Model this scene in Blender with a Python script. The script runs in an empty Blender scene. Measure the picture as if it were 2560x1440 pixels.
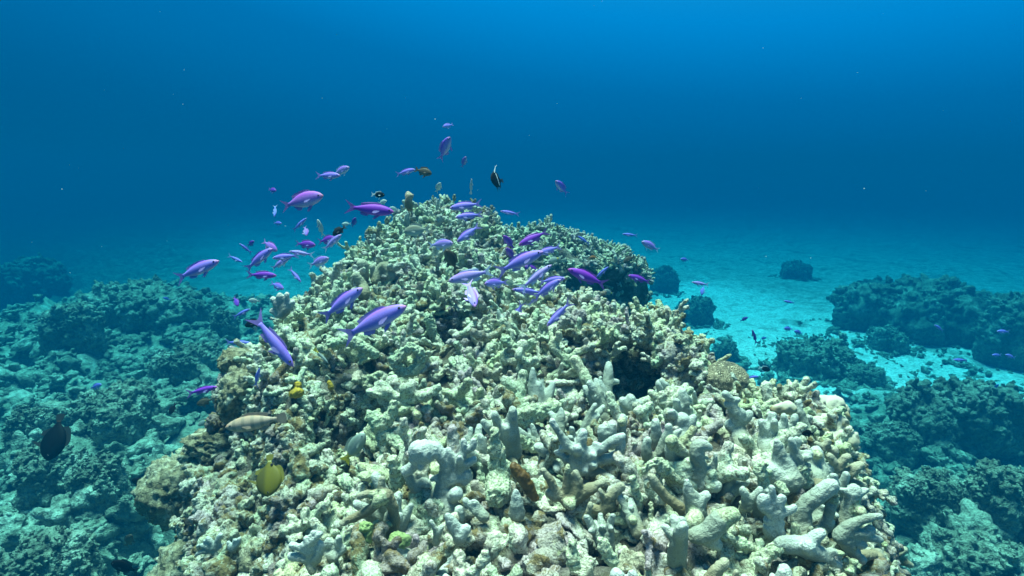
import bpy, math, random
import numpy as np
from mathutils import Vector, Matrix, noise

random.seed(7)
rng = np.random.default_rng(11)
sc = bpy.context.scene
col = sc.collection
R = math.radians

# ------------------------------------------------------------------ camera
FPX = 1397.0                       # focal length in photo pixels (2560 wide)
PITCH = R(11.7)
cam_d = bpy.data.cameras.new("camera")
cam_d.sensor_width = 36.0
cam_d.lens = 36.0 * FPX / 2560.0
cam_d.clip_start = 0.02
cam_d.clip_end = 300
cam = bpy.data.objects.new("camera", cam_d)
cam.rotation_euler = (R(90) - PITCH, 0, 0)
col.objects.link(cam)
sc.camera = cam

# ------------------------------------------------------------------ world, sun, exposure
world = bpy.data.worlds.new("World")
sc.world = world
world.use_nodes = True
wt = world.node_tree
wt.nodes.clear()
wo = wt.nodes.new("ShaderNodeOutputWorld")
bg = wt.nodes.new("ShaderNodeBackground")
tc = wt.nodes.new("ShaderNodeTexCoord")
dp = wt.nodes.new("ShaderNodeVectorMath")
dp.operation = 'DOT_PRODUCT'
dp.inputs[1].default_value = Vector((0.15, 0.20, 0.97)).normalized()   # the glow of the surface, high ahead
rp = wt.nodes.new("ShaderNodeValToRGB")
wt.links.new(tc.outputs["Generated"], dp.inputs[0])
wt.links.new(dp.outputs["Value"], rp.inputs[0])
wt.links.new(rp.outputs[0], bg.inputs[0])
wt.links.new(bg.outputs[0], wo.inputs[0])
bg.inputs[1].default_value = 0.262
el = rp.color_ramp.elements
el[0].position = 0.0
el[0].color = (0.0, 0.065, 0.18, 1)
el[1].position = 1.0
el[1].color = (0.75, 0.95, 0.95, 1)
for p, c in ((0.10, (0.0, 0.090, 0.24)), (0.20, (0.0, 0.125, 0.33)), (0.28, (0.0, 0.165, 0.43)), (0.345, (0.0, 0.185, 0.49)), (0.45, (0.0, 0.300, 0.76)),
             (0.75, (0.06, 0.50, 0.90))):
    e = el.new(p)
    e.color = (*c, 1)

sun_d = bpy.data.lights.new("sun", "SUN")
sun_d.energy = 5.0
sun_d.angle = R(22)
sun_d.color = (0.90, 0.79, 0.61)
sun = bpy.data.objects.new("sun", sun_d)
SUN_DIR = Vector((-0.10, 0.16, 1.0)).normalized()      # towards the sun
sun.rotation_euler = SUN_DIR.to_track_quat('Z', 'Y').to_euler()
col.objects.link(sun)

sc.view_settings.view_transform = 'Standard'
sc.view_settings.look = 'None'
sc.view_settings.exposure = 2.0
sc.view_settings.gamma = 1.0
sc.cycles.use_denoising = True
sc.cycles.max_bounces = 6
sc.cycles.volume_bounces = 1

# ------------------------------------------------------------------ pixel <-> world
AX_F = Vector((0, math.cos(PITCH), -math.sin(PITCH)))
AX_U = Vector((0, math.sin(PITCH), math.cos(PITCH)))
AX_R = Vector((1, 0, 0))


def at(px, py, d):
    return (AX_F + AX_R * ((px - 1280) / FPX) + AX_U * ((720 - py) / FPX)) * d


# ------------------------------------------------------------------ helpers
def tag(o, label=None, cat=None, group=None, kind=None):
    if label: o["label"] = label
    if cat: o["category"] = cat
    if group: o["group"] = group
    if kind: o["kind"] = kind
    return o


def link(name, me, parent=None, loc=None):
    o = bpy.data.objects.new(name, me)
    col.objects.link(o)
    if loc is not None: o.location = loc
    if parent: o.parent = parent
    return o


def mesh_np(name, V, F, mat=None, smooth=True, attrs=None):
    """V (n,3), F (m,k) constant size faces"""
    me = bpy.data.meshes.new(name)
    V = np.asarray(V, dtype=np.float32)
    F = np.asarray(F, dtype=np.int32)
    n, m, k = len(V), len(F), F.shape[1]
    me.vertices.add(n)
    me.vertices.foreach_set("co", V.ravel())
    me.loops.add(m * k)
    me.loops.foreach_set("vertex_index", F.ravel())
    me.polygons.add(m)
    me.polygons.foreach_set("loop_start", np.arange(0, m * k, k, dtype=np.int32))
    me.polygons.foreach_set("use_smooth", np.full(m, smooth, dtype=bool))
    me.update(calc_edges=True)
    if attrs:
        for an, arr in attrs.items():
            a = me.attributes.new(an, 'FLOAT', 'POINT')
            a.data.foreach_set("value", np.asarray(arr, dtype=np.float32))
    if mat: me.materials.append(mat)
    return me


def verts_of(me):
    V = np.empty(len(me.vertices) * 3, dtype=np.float32)
    me.vertices.foreach_get("co", V)
    return V.reshape(-1, 3)


def normals_of(me):
    N = np.empty(len(me.vertices) * 3, dtype=np.float32)
    me.vertices.foreach_get("normal", N)
    return N.reshape(-1, 3)


def tube(V, F, pts, seg=10, sub=3):
    """closed tapered tube through pts [(Vector, r)], appended to V, F"""
    if len(pts) == 1:
        p, r = pts[0]
        pts = [(p - Vector((0, 0, r * .05)), r), (p + Vector((0, 0, r * .05)), r)]
    P = [p for p, r in pts]
    Rr = [r for p, r in pts]
    if len(P) > 2:
        Q, S = [], []
        for i in range(len(P) - 1):
            a, b, c, d = P[max(i - 1, 0)], P[i], P[i + 1], P[min(i + 2, len(P) - 1)]
            for j in range(sub):
                t = j / sub
                Q.append(0.5 * (2 * b + (c - a) * t + (2 * a - 5 * b + 4 * c - d) * t * t + (3 * b - a - 3 * c + d) * t ** 3))
                S.append(Rr[i] * (1 - t) + Rr[i + 1] * t)
        Q.append(P[-1]); S.append(Rr[-1])
        P, Rr = Q, S
    n = len(P)
    T = []
    for i in range(n):
        t = (P[min(i + 1, n - 1)] - P[max(i - 1, 0)])
        T.append(t.normalized() if t.length > 1e-9 else Vector((0, 0, 1)))
    u = T[0].orthogonal().normalized()
    rings = []
    for k in (80, 55, 28):
        a = R(k)
        rings.append((P[0] - T[0] * Rr[0] * math.sin(a), Rr[0] * math.cos(a), T[0]))
    for i in range(n): rings.append((P[i], Rr[i], T[i]))
    for k in (28, 55, 80):
        a = R(k)
        rings.append((P[-1] + T[-1] * Rr[-1] * math.sin(a), Rr[-1] * math.cos(a), T[-1]))
    base = len(V)
    for c, r, t in rings:
        u = (u - t * u.dot(t)).normalized()
        w = t.cross(u)
        for s in range(seg):
            a = 2 * math.pi * s / seg
            V.append(c + (u * math.cos(a) + w * math.sin(a)) * r)
    for i in range(len(rings) - 1):
        for s in range(seg):
            a = base + i * seg + s
            b = base + i * seg + (s + 1) % seg
            F.append((a, b, b + seg, a + seg))
    F.append(tuple(base + s for s in reversed(range(seg))))
    e = base + (len(rings) - 1) * seg
    F.append(tuple(e + s for s in range(seg)))


def remesh(V, F, voxel, smooth_it=3):
    me = bpy.data.meshes.new("tmp")
    me.from_pydata([tuple(v) for v in V], [], F)
    ob = bpy.data.objects.new("tmp", me)
    col.objects.link(ob)
    m = ob.modifiers.new("r", 'REMESH')
    m.mode = 'VOXEL'
    m.voxel_size = voxel
    if smooth_it:
        s = ob.modifiers.new("s", 'SMOOTH')
        s.factor = 0.5
        s.iterations = smooth_it
    dg = bpy.context.evaluated_depsgraph_get()
    out = bpy.data.meshes.new_from_object(ob.evaluated_get(dg))
    bpy.data.objects.remove(ob)
    bpy.data.meshes.remove(me)
    return out


def faces_tri(me):
    me.calc_loop_triangles()
    T = np.empty(len(me.loop_triangles) * 3, dtype=np.int32)
    me.loop_triangles.foreach_get("vertices", T)
    return T.reshape(-1, 3)


def fbm(V, scale, octv=4, seed=0.0):
    off = Vector((seed * 7.13, seed * 3.7, seed * 1.9))
    return np.array([noise.fractal(Vector(v) * scale + off, 0.8, 2.1, octv) for v in V.tolist()], dtype=np.float32)


def turb(V, scale, octv=4, seed=0.0):
    off = Vector((seed * 7.13, seed * 3.7, seed * 1.9))
    return np.array([noise.turbulence(Vector(v) * scale + off, octv, False) for v in V.tolist()], dtype=np.float32)


def vor(V, scale, seed=0.0):
    off = Vector((seed * 7.13, seed * 3.7, seed * 1.9))
    return np.array([noise.voronoi(Vector(v) * scale + off)[0][0] for v in V.tolist()], dtype=np.float32)


# ------------------------------------------------------------------ materials
def new_mat(name):
    m = bpy.data.materials.new(name)
    m.use_nodes = True
    nt = m.node_tree
    return m, nt, nt.nodes["Principled BSDF"]


def N(nt, t, **kw):
    n = nt.nodes.new(t)
    for k, v in kw.items():
        if k in ("operation", "blend_type", "data_type", "attribute_name", "feature", "noise_dimensions", "clamp"):
            setattr(n, k, v)
    return n


def coords(nt):
    return N(nt, "ShaderNodeTexCoord").outputs["Object"]


def noise_n(nt, co, scale, detail=4, rough=0.6, dist=0.0):
    n = N(nt, "ShaderNodeTexNoise")
    n.inputs["Scale"].default_value = scale
    n.inputs["Detail"].default_value = detail
    n.inputs["Roughness"].default_value = rough
    n.inputs["Distortion"].default_value = dist
    nt.links.new(co, n.inputs["Vector"])
    return n.outputs["Fac"]


def voro_n(nt, co, scale):
    n = N(nt, "ShaderNodeTexVoronoi")
    n.inputs["Scale"].default_value = scale
    nt.links.new(co, n.inputs["Vector"])
    return n.outputs["Distance"]


def ramp_n(nt, fac, stops):
    r = N(nt, "ShaderNodeValToRGB")
    e = r.color_ramp.elements
    e[0].position, e[1].position = stops[0][0], stops[-1][0]
    for i, (p, c) in enumerate(stops):
        c = c if isinstance(c, tuple) else (c, c, c)
        if i == 0: e[0].color = (*c, 1)
        elif i == len(stops) - 1:
            [x for x in e if abs(x.position - stops[-1][0]) < 1e-6][-1].color = (*c, 1)
        else:
            e.new(p).color = (*c, 1)
    nt.links.new(fac, r.inputs[0])
    return r.outputs[0]


def mix_n(nt, fac, a, b, mode='MIX'):
    m = N(nt, "ShaderNodeMix", data_type='RGBA', blend_type=mode)
    for sock, v in ((m.inputs[0], fac), (m.inputs[6], a), (m.inputs[7], b)):
        if isinstance(v, (int, float)): sock.default_value = v
        elif isinstance(v, tuple): sock.default_value = (*v, 1)
        else: nt.links.new(v, sock)
    return m.outputs[2]


def math_n(nt, op, a, b=None):
    m = N(nt, "ShaderNodeMath", operation=op)
    for s, v in ((m.inputs[0], a), (m.inputs[1], b)):
        if v is None: continue
        if isinstance(v, (int, float)): s.default_value = v
        else: nt.links.new(v, s)
    return m.outputs[0]


def attr_n(nt, name):
    return N(nt, "ShaderNodeAttribute", attribute_name=name).outputs["Fac"]


def bump_n(nt, bsdf, h, strength, dist):
    b = N(nt, "ShaderNodeBump")
    b.inputs["Strength"].default_value = strength
    b.inputs["Distance"].default_value = dist
    nt.links.new(h, b.inputs["Height"])
    nt.links.new(b.outputs[0], bsdf.inputs["Normal"])


CREAM = (0.60, 0.61, 0.48)
PALEG = (0.43, 0.58, 0.41)
MAUVE = (0.341, 0.262, 0.321)
OLIVE = (0.13, 0.09, 0.02)
LIME = (0.340, 0.425, 0.119)
TURF = (0.10, 0.085, 0.05)


def dead_color(nt, co, tint):
    """crusts on dead coral: cream, pale green, mauve, olive turf"""
    n1 = noise_n(nt, co, 22, 3, 0.6, 0.4)
    n2 = noise_n(nt, co, 75, 4, 0.65, 0.6)
    n3 = noise_n(nt, co, 9, 2, 0.5)
    c = mix_n(nt, ramp_n(nt, n1, [(0.40, 0.0), (0.60, 1.0)]), CREAM, PALEG)
    c = mix_n(nt, ramp_n(nt, math_n(nt, 'ADD', n3, math_n(nt, 'MULTIPLY', tint, 0.22)), [(0.65, 0.0), (0.75, 0.8)]), c, MAUVE)
    c = mix_n(nt, ramp_n(nt, math_n(nt, 'SUBTRACT', math_n(nt, 'MULTIPLY', tint, 1.0), math_n(nt, 'MULTIPLY', n2, 0.5)),
                         [(0.02, 0.0), (0.10, 0.7)]) if False else ramp_n(nt, n2, [(0.60, 0.0), (0.70, 0.55)]), c, LIME)
    c = mix_n(nt, 0.5, c, ramp_n(nt, tint, [(0.0, (0.503, 0.503, 0.435)), (0.28, (0.326, 0.422, 0.286)), (0.40, (0.354, 0.367, 0.136)), (0.52, (0.503, 0.490, 0.408)), (0.70, (0.367, 0.286, 0.347)), (0.84, (0.299, 0.326, 0.224)), (1.0, (0.043, 0.034, 0.010))]))  # last stop: turf brown deepened with painted gap shade
    br = math_n(nt, 'ADD', noise_n(nt, co, 34, 4, 0.7, 0.8), math_n(nt, 'MULTIPLY', math_n(nt, 'SUBTRACT', tint, 0.5), 0.26))
    c = mix_n(nt, ramp_n(nt, br, [(0.60, 0.0), (0.68, 0.85)]), c, OLIVE)
    fine = noise_n(nt, co, 260, 3, 0.7)
    c = mix_n(nt, ramp_n(nt, noise_n(nt, co, 120, 4, 0.75, 1.0), [(0.34, 0.9), (0.47, 0.0)]), c, TURF)
    c = mix_n(nt, ramp_n(nt, fine, [(0.38, 0.6), (0.52, 0.0)]), c, TURF)
    return c, fine


def mat_dead(name):
    m, nt, b = new_mat(name)
    co = coords(nt)
    c, fine = dead_color(nt, co, attr_n(nt, "tint"))
    nt.links.new(c, b.inputs["Base Color"])
    b.inputs["Roughness"].default_value = 0.9
    b.inputs["Specular IOR Level"].default_value = 0.15
    h = math_n(nt, 'ADD', math_n(nt, 'MULTIPLY', fine, 0.6), math_n(nt, 'MULTIPLY', noise_n(nt, co, 90, 3, 0.6), 1.0))
    bump_n(nt, b, h, 0.9, 0.007)
    return m


def mat_live(name, body=(0.260, 0.302, 0.252), tipc=(0.420, 0.479, 0.437), base=(0.202, 0.176, 0.109)):
    m, nt, b = new_mat(name)
    co = coords(nt)
    n = noise_n(nt, co, 30, 3, 0.5)
    c = mix_n(nt, ramp_n(nt, n, [(0.35, 0.0), (0.7, 1.0)]), body, tuple(x * 0.82 for x in body))
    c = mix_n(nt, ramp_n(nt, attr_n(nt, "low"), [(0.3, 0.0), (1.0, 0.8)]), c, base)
    c = mix_n(nt, attr_n(nt, "tip"), c, tipc)
    dc, fine = dead_color(nt, co, attr_n(nt, "tint"))
    edge = math_n(nt, 'ADD', attr_n(nt, "dead"), math_n(nt, 'MULTIPLY', math_n(nt, 'SUBTRACT', noise_n(nt, co, 60, 3), 0.5), 0.7))
    c = mix_n(nt, ramp_n(nt, edge, [(0.45, 0.0), (0.55, 1.0)]), c, dc)
    fz = noise_n(nt, co, 500, 2, 0.6)
    c = mix_n(nt, ramp_n(nt, fz, [(0.35, 0.4), (0.6, 0.0)]), c, (0.13, 0.12, 0.08))
    film = noise_n(nt, co, 45, 5, 0.7, 1.0)
    c = mix_n(nt, ramp_n(nt, film, [(0.62, 0.0), (0.74, 0.45)]), c, (0.22, 0.19, 0.08))
    nt.links.new(c, b.inputs["Base Color"])
    b.inputs["Roughness"].default_value = 0.75
    b.inputs["Specular IOR Level"].default_value = 0.2
    h = math_n(nt, 'ADD', fz, math_n(nt, 'MULTIPLY', noise_n(nt, co, 110, 2), 1.5))
    bump_n(nt, b, h, 0.55, 0.0045)
    return m


def mat_rock(name, stops, scale=6.0, bump=0.02, patch=None, fine_s=40):
    m, nt, b = new_mat(name)
    co = coords(nt)
    n = noise_n(nt, co, scale, 6, 0.68, 0.5)
    c = ramp_n(nt, n, stops)
    f = noise_n(nt, co, scale * fine_s / 6, 4, 0.7)
    c = mix_n(nt, ramp_n(nt, f, [(0.36, 0.7), (0.58, 0.0)]), c, (0.05, 0.05, 0.035))
    if patch:
        pn = noise_n(nt, co, scale * 2.3, 3, 0.6, 0.7)
        c = mix_n(nt, ramp_n(nt, pn, [(0.60, 0.0), (0.68, 0.9)]), c, patch)
    nt.links.new(c, b.inputs["Base Color"])
    b.inputs["Roughness"].default_value = 0.95
    b.inputs["Specular IOR Level"].default_value = 0.1
    bump_n(nt, b, math_n(nt, 'ADD', f, n), 1.0, bump)
    return m


def mat_plain(name, c, rough=0.6, var=0.25, scale=40, bump=0.0, bd=0.003):
    m, nt, b = new_mat(name)
    co = coords(nt)
    n = noise_n(nt, co, scale, 4, 0.65)
    nt.links.new(mix_n(nt, ramp_n(nt, n, [(0.3, 0.0), (0.7, 1.0)]), tuple(x * (1 - var) for x in c),
                       tuple(min(1, x * (1 + var)) for x in c)), b.inputs["Base Color"])
    b.inputs["Roughness"].default_value = rough
    if bump: bump_n(nt, b, n, bump, bd)
    return m


M_DEAD = mat_dead("dead_coral_crust")
M_LIVE = mat_live("live_coral_grey")
M_TAN = mat_live("live_coral_tan", (0.244, 0.222, 0.140), (0.354, 0.354, 0.266), (0.177, 0.140, 0.066))
M_WHITE = mat_live("live_coral_white", (0.303, 0.354, 0.318), (0.459, 0.517, 0.496), (0.222, 0.200, 0.126))
M_CORE, nt, b = new_mat("mound_core")
co = coords(nt)
c, fine = dead_color(nt, co, ramp_n(nt, noise_n(nt, co, 6, 3), [(0.3, 0.2), (0.7, 1.0)]))
c = mix_n(nt, ramp_n(nt, noise_n(nt, co, 13, 5, 0.7, 0.8), [(0.40, 0.92), (0.66, 0.25)]), c, (0.055, 0.042, 0.02))
nt.links.new(c, b.inputs["Base Color"])
b.inputs["Roughness"].default_value = 0.95
bump_n(nt, b, math_n(nt, 'ADD', fine, noise_n(nt, co, 45, 5, 0.7)), 1.0, 0.02)
M_BOULD = mat_rock("crusted_boulder", [(0.32, (0.111, 0.089, 0.043)), (0.5, (0.272, 0.255, 0.162)), (0.68, (0.459, 0.468, 0.357))], 16, 0.012,
                   patch=(0.510, 0.527, 0.408), fine_s=30)
M_REEF = mat_rock("reef_rock", [(0.32, (0.101, 0.124, 0.092)), (0.5, (0.276, 0.322, 0.239)), (0.68, (0.497, 0.552, 0.451))], 3.0, 0.05)
M_REEFD = mat_rock("dark_reef_rock", [(0.32, (0.07, 0.09, 0.065)), (0.52, (0.20, 0.235, 0.18)), (0.70, (0.42, 0.47, 0.38))], 3.0, 0.05)

# ------------------------------------------------------------------ main mound surface (thin plate through measured points)
INNER = [(1300, 1640, .60), (1700, 1640, .60), (2100, 1640, .62), (950, 1640, .66),
         (1300, 1440, .72), (1000, 1440, .75), (1650, 1440, .72), (2000, 1440, .74),
         (1300, 1200, .92), (1050, 1200, .95), (1650, 1200, .88), (1950, 1200, .88),
         (1300, 1000, 1.2), (1000, 1000, 1.22), (1600, 1000, 1.12), (1850, 1060, 1.05),
         (1200, 850, 1.5), (950, 850, 1.5), (1450, 850, 1.42), (1600, 965, 1.26),
         (1150, 720, 1.85), (900, 720, 1.85), (1370, 740, 1.75),
         (1120, 620, 2.25), (960, 620, 2.2), (1210, 640, 2.25), (1110, 530, 2.55)]
EDGE = [(560, 1640, .74), (740, 1440, .80), (800, 1270, .92), (815, 1140, 1.05), (770, 1060, 1.15), (690, 970, 1.3), (600, 915, 1.5),
        (675, 858, 1.6), (728, 778, 1.8), (800, 708, 2.0), (870, 638, 2.2), (960, 565, 2.4), (1030, 515, 2.6), (1110, 500, 2.75),
        (1205, 520, 2.7), (1250, 575, 2.5), (1285, 670, 2.15), (1400, 715, 1.9), (1520, 765, 1.7), (1630, 850, 1.56),
        (1695, 915, 1.45), (1750, 950, 1.38), (1850, 985, 1.28), (1980, 1010, 1.2), (2075, 1050, 1.12), (2090, 1140, 1.02),
        (2115, 1230, .95), (2155, 1340, .88), (2185, 1460, .8), (2260, 1640, .68)]
PI3 = [at(*p) for p in INNER]
PE3 = [at(*p) for p in EDGE]
C3 = np.array([tuple(p) for p in PI3 + PE3])
C3[:len(INNER), 2] -= 0.035
C3[len(INNER):, 2] -= 0.012
front = np.array([(-0.55, 0.1, -0.62), (0.0, 0.1, -0.58), (0.55, 0.1, -0.62)])
C3 = np.vstack([C3, front])


def tps_fit(P):
    n = len(P)
    d = np.hypot(P[:, None, 0] - P[None, :, 0], P[:, None, 1] - P[None, :, 1])
    K = np.where(d > 1e-9, d * d * np.log(d + 1e-12), 0) + np.eye(n) * 0.002
    A = np.zeros((n + 3, n + 3))
    A[:n, :n] = K
    A[:n, n] = 1; A[:n, n + 1:] = P[:, :2]
    A[n, :n] = 1; A[n + 1:, :n] = P[:, :2].T
    return np.linalg.solve(A, np.concatenate([P[:, 2], np.zeros(3)]))


W_TPS = tps_fit(C3)


def tps_eval(x, y):
    out = np.full(x.shape, W_TPS[-3]) + W_TPS[-2] * x + W_TPS[-1] * y
    for i, p in enumerate(C3):
        d2 = (x - p[0]) ** 2 + (y - p[1]) ** 2
        out += W_TPS[i] * 0.5 * d2 * np.log(d2 + 1e-12)
    return out


POLY = np.array([(p.x, p.y) for p in PE3] + [(0.62, 0.05), (-0.6, 0.05)])


def poly_query(x, y):
    """inside mask, distance to edge, nearest edge point"""
    inside = np.zeros(x.shape, bool)
    best = np.full(x.shape, 1e9)
    nx = np.zeros(x.shape); ny = np.zeros(x.shape)
    n = len(POLY)
    for i in range(n):
        ax, ay = POLY[i]
        bx, by = POLY[(i + 1) % n]
        cond = ((ay > y) != (by > y)) & (x < (bx - ax) * (y - ay) / (by - ay + 1e-12) + ax)
        inside ^= cond
        t = np.clip(((x - ax) * (bx - ax) + (y - ay) * (by - ay)) / ((bx - ax) ** 2 + (by - ay) ** 2), 0, 1)
        qx, qy = ax + t * (bx - ax), ay + t * (by - ay)
        d = np.hypot(x - qx, y - qy)
        m = d < best
        best = np.where(m, d, best); nx = np.where(m, qx, nx); ny = np.where(m, qy, ny)
    return inside, best, nx, ny


def sstep(a, b, v):
    t = np.clip((v - a) / (b - a), 0, 1)
    return t * t * (3 - 2 * t)


DENTS = [(1585, 920, 1.35, 0.085, 0.34), (1530, 925, 1.3, 0.05, 0.16), (930, 945, 1.3, 0.085, 0.22), (1130, 790, 1.65, 0.075, 0.16), (815, 1010, 1.2, 0.055, 0.15), (800, 1200, .98, 0.05, 0.14),
         (1030, 1350, .82, 0.04, 0.10), (1590, 1240, .87, 0.035, 0.06), (1490, 1300, .82, 0.03, 0.05), (860, 1090, 1.1, 0.065, 0.17),
         (1360, 960, 1.25, 0.03, 0.05), (1880, 1290, .82, 0.03, 0.05), (1190, 770, 1.7, 0.05, 0.08)]


def mound_z(x, y):
    ins, d, nx, ny = poly_query(x, y)
    zin = tps_eval(x, y)
    ze = tps_eval(nx, ny)
    soft = sstep(-0.12, -0.42, x) * sstep(1.75, 1.35, y)
    fall_s = 3.2 * d * d / (d + 0.07)
    cut = 0.10 + 0.50 * sstep(0.72, 1.28, y)
    fall_f = 0.11 * sstep(0, .12, d) + 0.72 * d * d / (d + 0.04) + 3.2 * np.maximum(0, d - cut) ** 2 / (np.maximum(0, d - cut) + 0.06)
    zo = ze - (fall_s * (1 - soft) + fall_f * soft) - 3.5 * np.maximum(0, -x - 0.58 * (y + .12)) * sstep(1.75, 1.35, y)
    z = np.where(ins, zin, zo)
    for px, py, dd, r, h in DENTS:
        c = at(px, py, dd)
        z = z - h * np.exp(-((x - c.x) ** 2 + (y - c.y) ** 2) / (r * r) * 1.2)
    return np.maximum(z, -2.75)


GX0, GX1, GY0, GY1, GS = -1.9, 1.9, 0.0, 3.7, 0.0135
gx = np.arange(GX0, GX1, GS)
gy = np.arange(GY0, GY1, GS)
XX, YY = np.meshgrid(gx, gy)
ZZ = mound_z(XX, YY)
_P = np.stack([XX.ravel(), YY.ravel(), 0 * XX.ravel()], 1)
ZZ = ZZ + (0.022 * fbm(_P, 7.0, 3, 31) + 0.016 * fbm(_P, 17.0, 2, 37)).reshape(ZZ.shape)


def mz(x, y):
    i = min(max((x - GX0) / GS, 0), len(gx) - 2)
    j = min(max((y - GY0) / GS, 0), len(gy) - 2)
    i0, j0 = int(i), int(j)
    u, v = i - i0, j - j0
    return (ZZ[j0, i0] * (1 - u) * (1 - v) + ZZ[j0, i0 + 1] * u * (1 - v) + ZZ[j0 + 1, i0] * (1 - u) * v + ZZ[j0 + 1, i0 + 1] * u * v)


def dsurf(px, py, dmax=4.0):
    """depth of the mound surface along the ray of a photo pixel (None where the ray misses)"""
    r = at(px, py, 1.0)
    d = 0.35
    while d < dmax:
        x, y, z = r * d
        if GX0 < x < GX1 and GY0 < y < GY1 and z <= mz(x, y) and mz(x, y) > -2.6:
            return d
        d += 0.008
    return None


# ------------------------------------------------------------------ seabed
def terrain_z(x, y):
    left = sstep(-0.9, -2.1, x) * sstep(10.5, 8.0, y + 0.25 * (x + 4)) * sstep(-9.5, -6.0, x - 0.0 * y)
    z = -2.65 + 0.90 * left
    z = z + 0.85 * np.exp(-(((x - 3.2) / 1.2) ** 2 + ((y - 2.9) / 1.25) ** 2) * 1.0)
    z = z + 0.35 * np.exp(-(((x - 4.3) / 0.9) ** 2 + ((y - 5.0) / 0.9) ** 2))
    z = z + 0.25 * np.exp(-(((x - 1.9) / 0.9) ** 2 + ((y - 2.4) / 0.9) ** 2))
    return z, left


def spaced(lo, hi, c, n, k):
    t = np.linspace(-1, 1, n)
    s = np.sinh(k * t) / math.sinh(k)
    return np.where(s < 0, c + s * (c - lo), c + s * (hi - c))


tx = spaced(-70, 70, 0.0, 360, 3.4)
ty = spaced(-3, 95, 3.2, 360, 3.0)
TX, TY = np.meshgrid(tx, ty)
TZ, LEFT = terrain_z(TX, TY)
tv = np.stack([TX.ravel(), TY.ravel(), TZ.ravel()], 1)
near_r = np.clip(np.exp(-(((TX - 3.2) / 1.5) ** 2 + ((TY - 2.9) / 1.6) ** 2)) * 1.5 +
                 np.exp(-(((TX - 4.3) / 1.0) ** 2 + ((TY - 5.0) / 1.0) ** 2)), 0, 1).ravel()
_q = (TX / np.maximum(TY, .5)).ravel()
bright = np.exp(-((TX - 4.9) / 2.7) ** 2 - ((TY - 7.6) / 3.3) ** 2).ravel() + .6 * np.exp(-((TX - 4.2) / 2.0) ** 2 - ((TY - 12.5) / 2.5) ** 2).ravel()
dark_reef = (sstep(-.45, -1.0, TX / np.maximum(TY, .5)) * sstep(7.5, 11.0, TY)).ravel()  # dark reef growth covering the far left slope
rocky = np.clip(LEFT.ravel() + near_r + 0.12 + sstep(-.34, -.95, _q), 0, 1)
nA = fbm(tv * np.array([1, 1, 0.3]), 0.8, 5, 1)
nB = turb(tv * np.array([1, 1, 0.3]), 3.0, 4, 2)
nC = fbm(tv * np.array([1, 1, 0.3]), 9.0, 3, 5)
tv[:, 2] += rocky * (0.20 * nA + 0.26 * (nB - 0.6) + 0.035 * nC) + (1 - rocky) * (0.05 * nA + 0.03 * nC)
ny_, nx_ = TX.shape
idx = np.arange(nx_ * ny_).reshape(ny_, nx_)
TF = np.stack([idx[:-1, :-1].ravel(), idx[:-1, 1:].ravel(), idx[1:, 1:].ravel(), idx[1:, :-1].ravel()], 1)

m, nt, b = new_mat("seabed")
co = coords(nt)
rk = attr_n(nt, "rocky")
n1 = noise_n(nt, co, 1.1, 5, 0.65, 0.6)
n2 = noise_n(nt, co, 5.5, 5, 0.7, 0.4)
n3 = noise_n(nt, co, 26, 4, 0.75)
sand = mix_n(nt, ramp_n(nt, n2, [(0.40, 0.0), (0.60, 1.0)]), (0.62, 0.63, 0.57), (0.34, 0.35, 0.29))
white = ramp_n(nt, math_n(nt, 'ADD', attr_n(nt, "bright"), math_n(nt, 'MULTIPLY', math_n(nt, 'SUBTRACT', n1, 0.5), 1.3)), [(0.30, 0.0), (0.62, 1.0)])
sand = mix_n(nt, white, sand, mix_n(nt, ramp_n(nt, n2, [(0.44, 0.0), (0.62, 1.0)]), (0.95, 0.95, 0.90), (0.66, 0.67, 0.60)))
sand = mix_n(nt, ramp_n(nt, n1, [(0.56, 0.0), (0.66, 0.7)]), sand, (0.17, 0.18, 0.13))
rockc = ramp_n(nt, n2, [(0.32, (0.09, 0.115, 0.08)), (0.5, (0.25, 0.29, 0.21)), (0.68, (0.52, 0.57, 0.47))])
c = mix_n(nt, ramp_n(nt, math_n(nt, 'ADD', rk, math_n(nt, 'MULTIPLY', math_n(nt, 'SUBTRACT', n1, 0.5), 0.6)), [(0.25, 0.0), (0.5, 1.0)]), sand, rockc)
c = mix_n(nt, ramp_n(nt, n3, [(0.36, 0.6), (0.56, 0.0)]), c, (0.06, 0.065, 0.045))
c = mix_n(nt, math_n(nt, 'MULTIPLY', attr_n(nt, "dark_reef"), .85), c, (0.03, 0.04, 0.032))
nt.links.new(c, b.inputs["Base Color"])
b.inputs["Roughness"].default_value = 0.95
bump_n(nt, b, math_n(nt, 'ADD', n2, math_n(nt, 'MULTIPLY', n3, 0.6)), 1.0, 0.06)
M_SEABED = m
seabed = link("seabed", mesh_np("seabed", tv, TF, M_SEABED, True, {"rocky": rocky, "bright": np.clip(bright, 0, 1), "dark_reef": dark_reef}))
tag(seabed, kind="structure")

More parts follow.
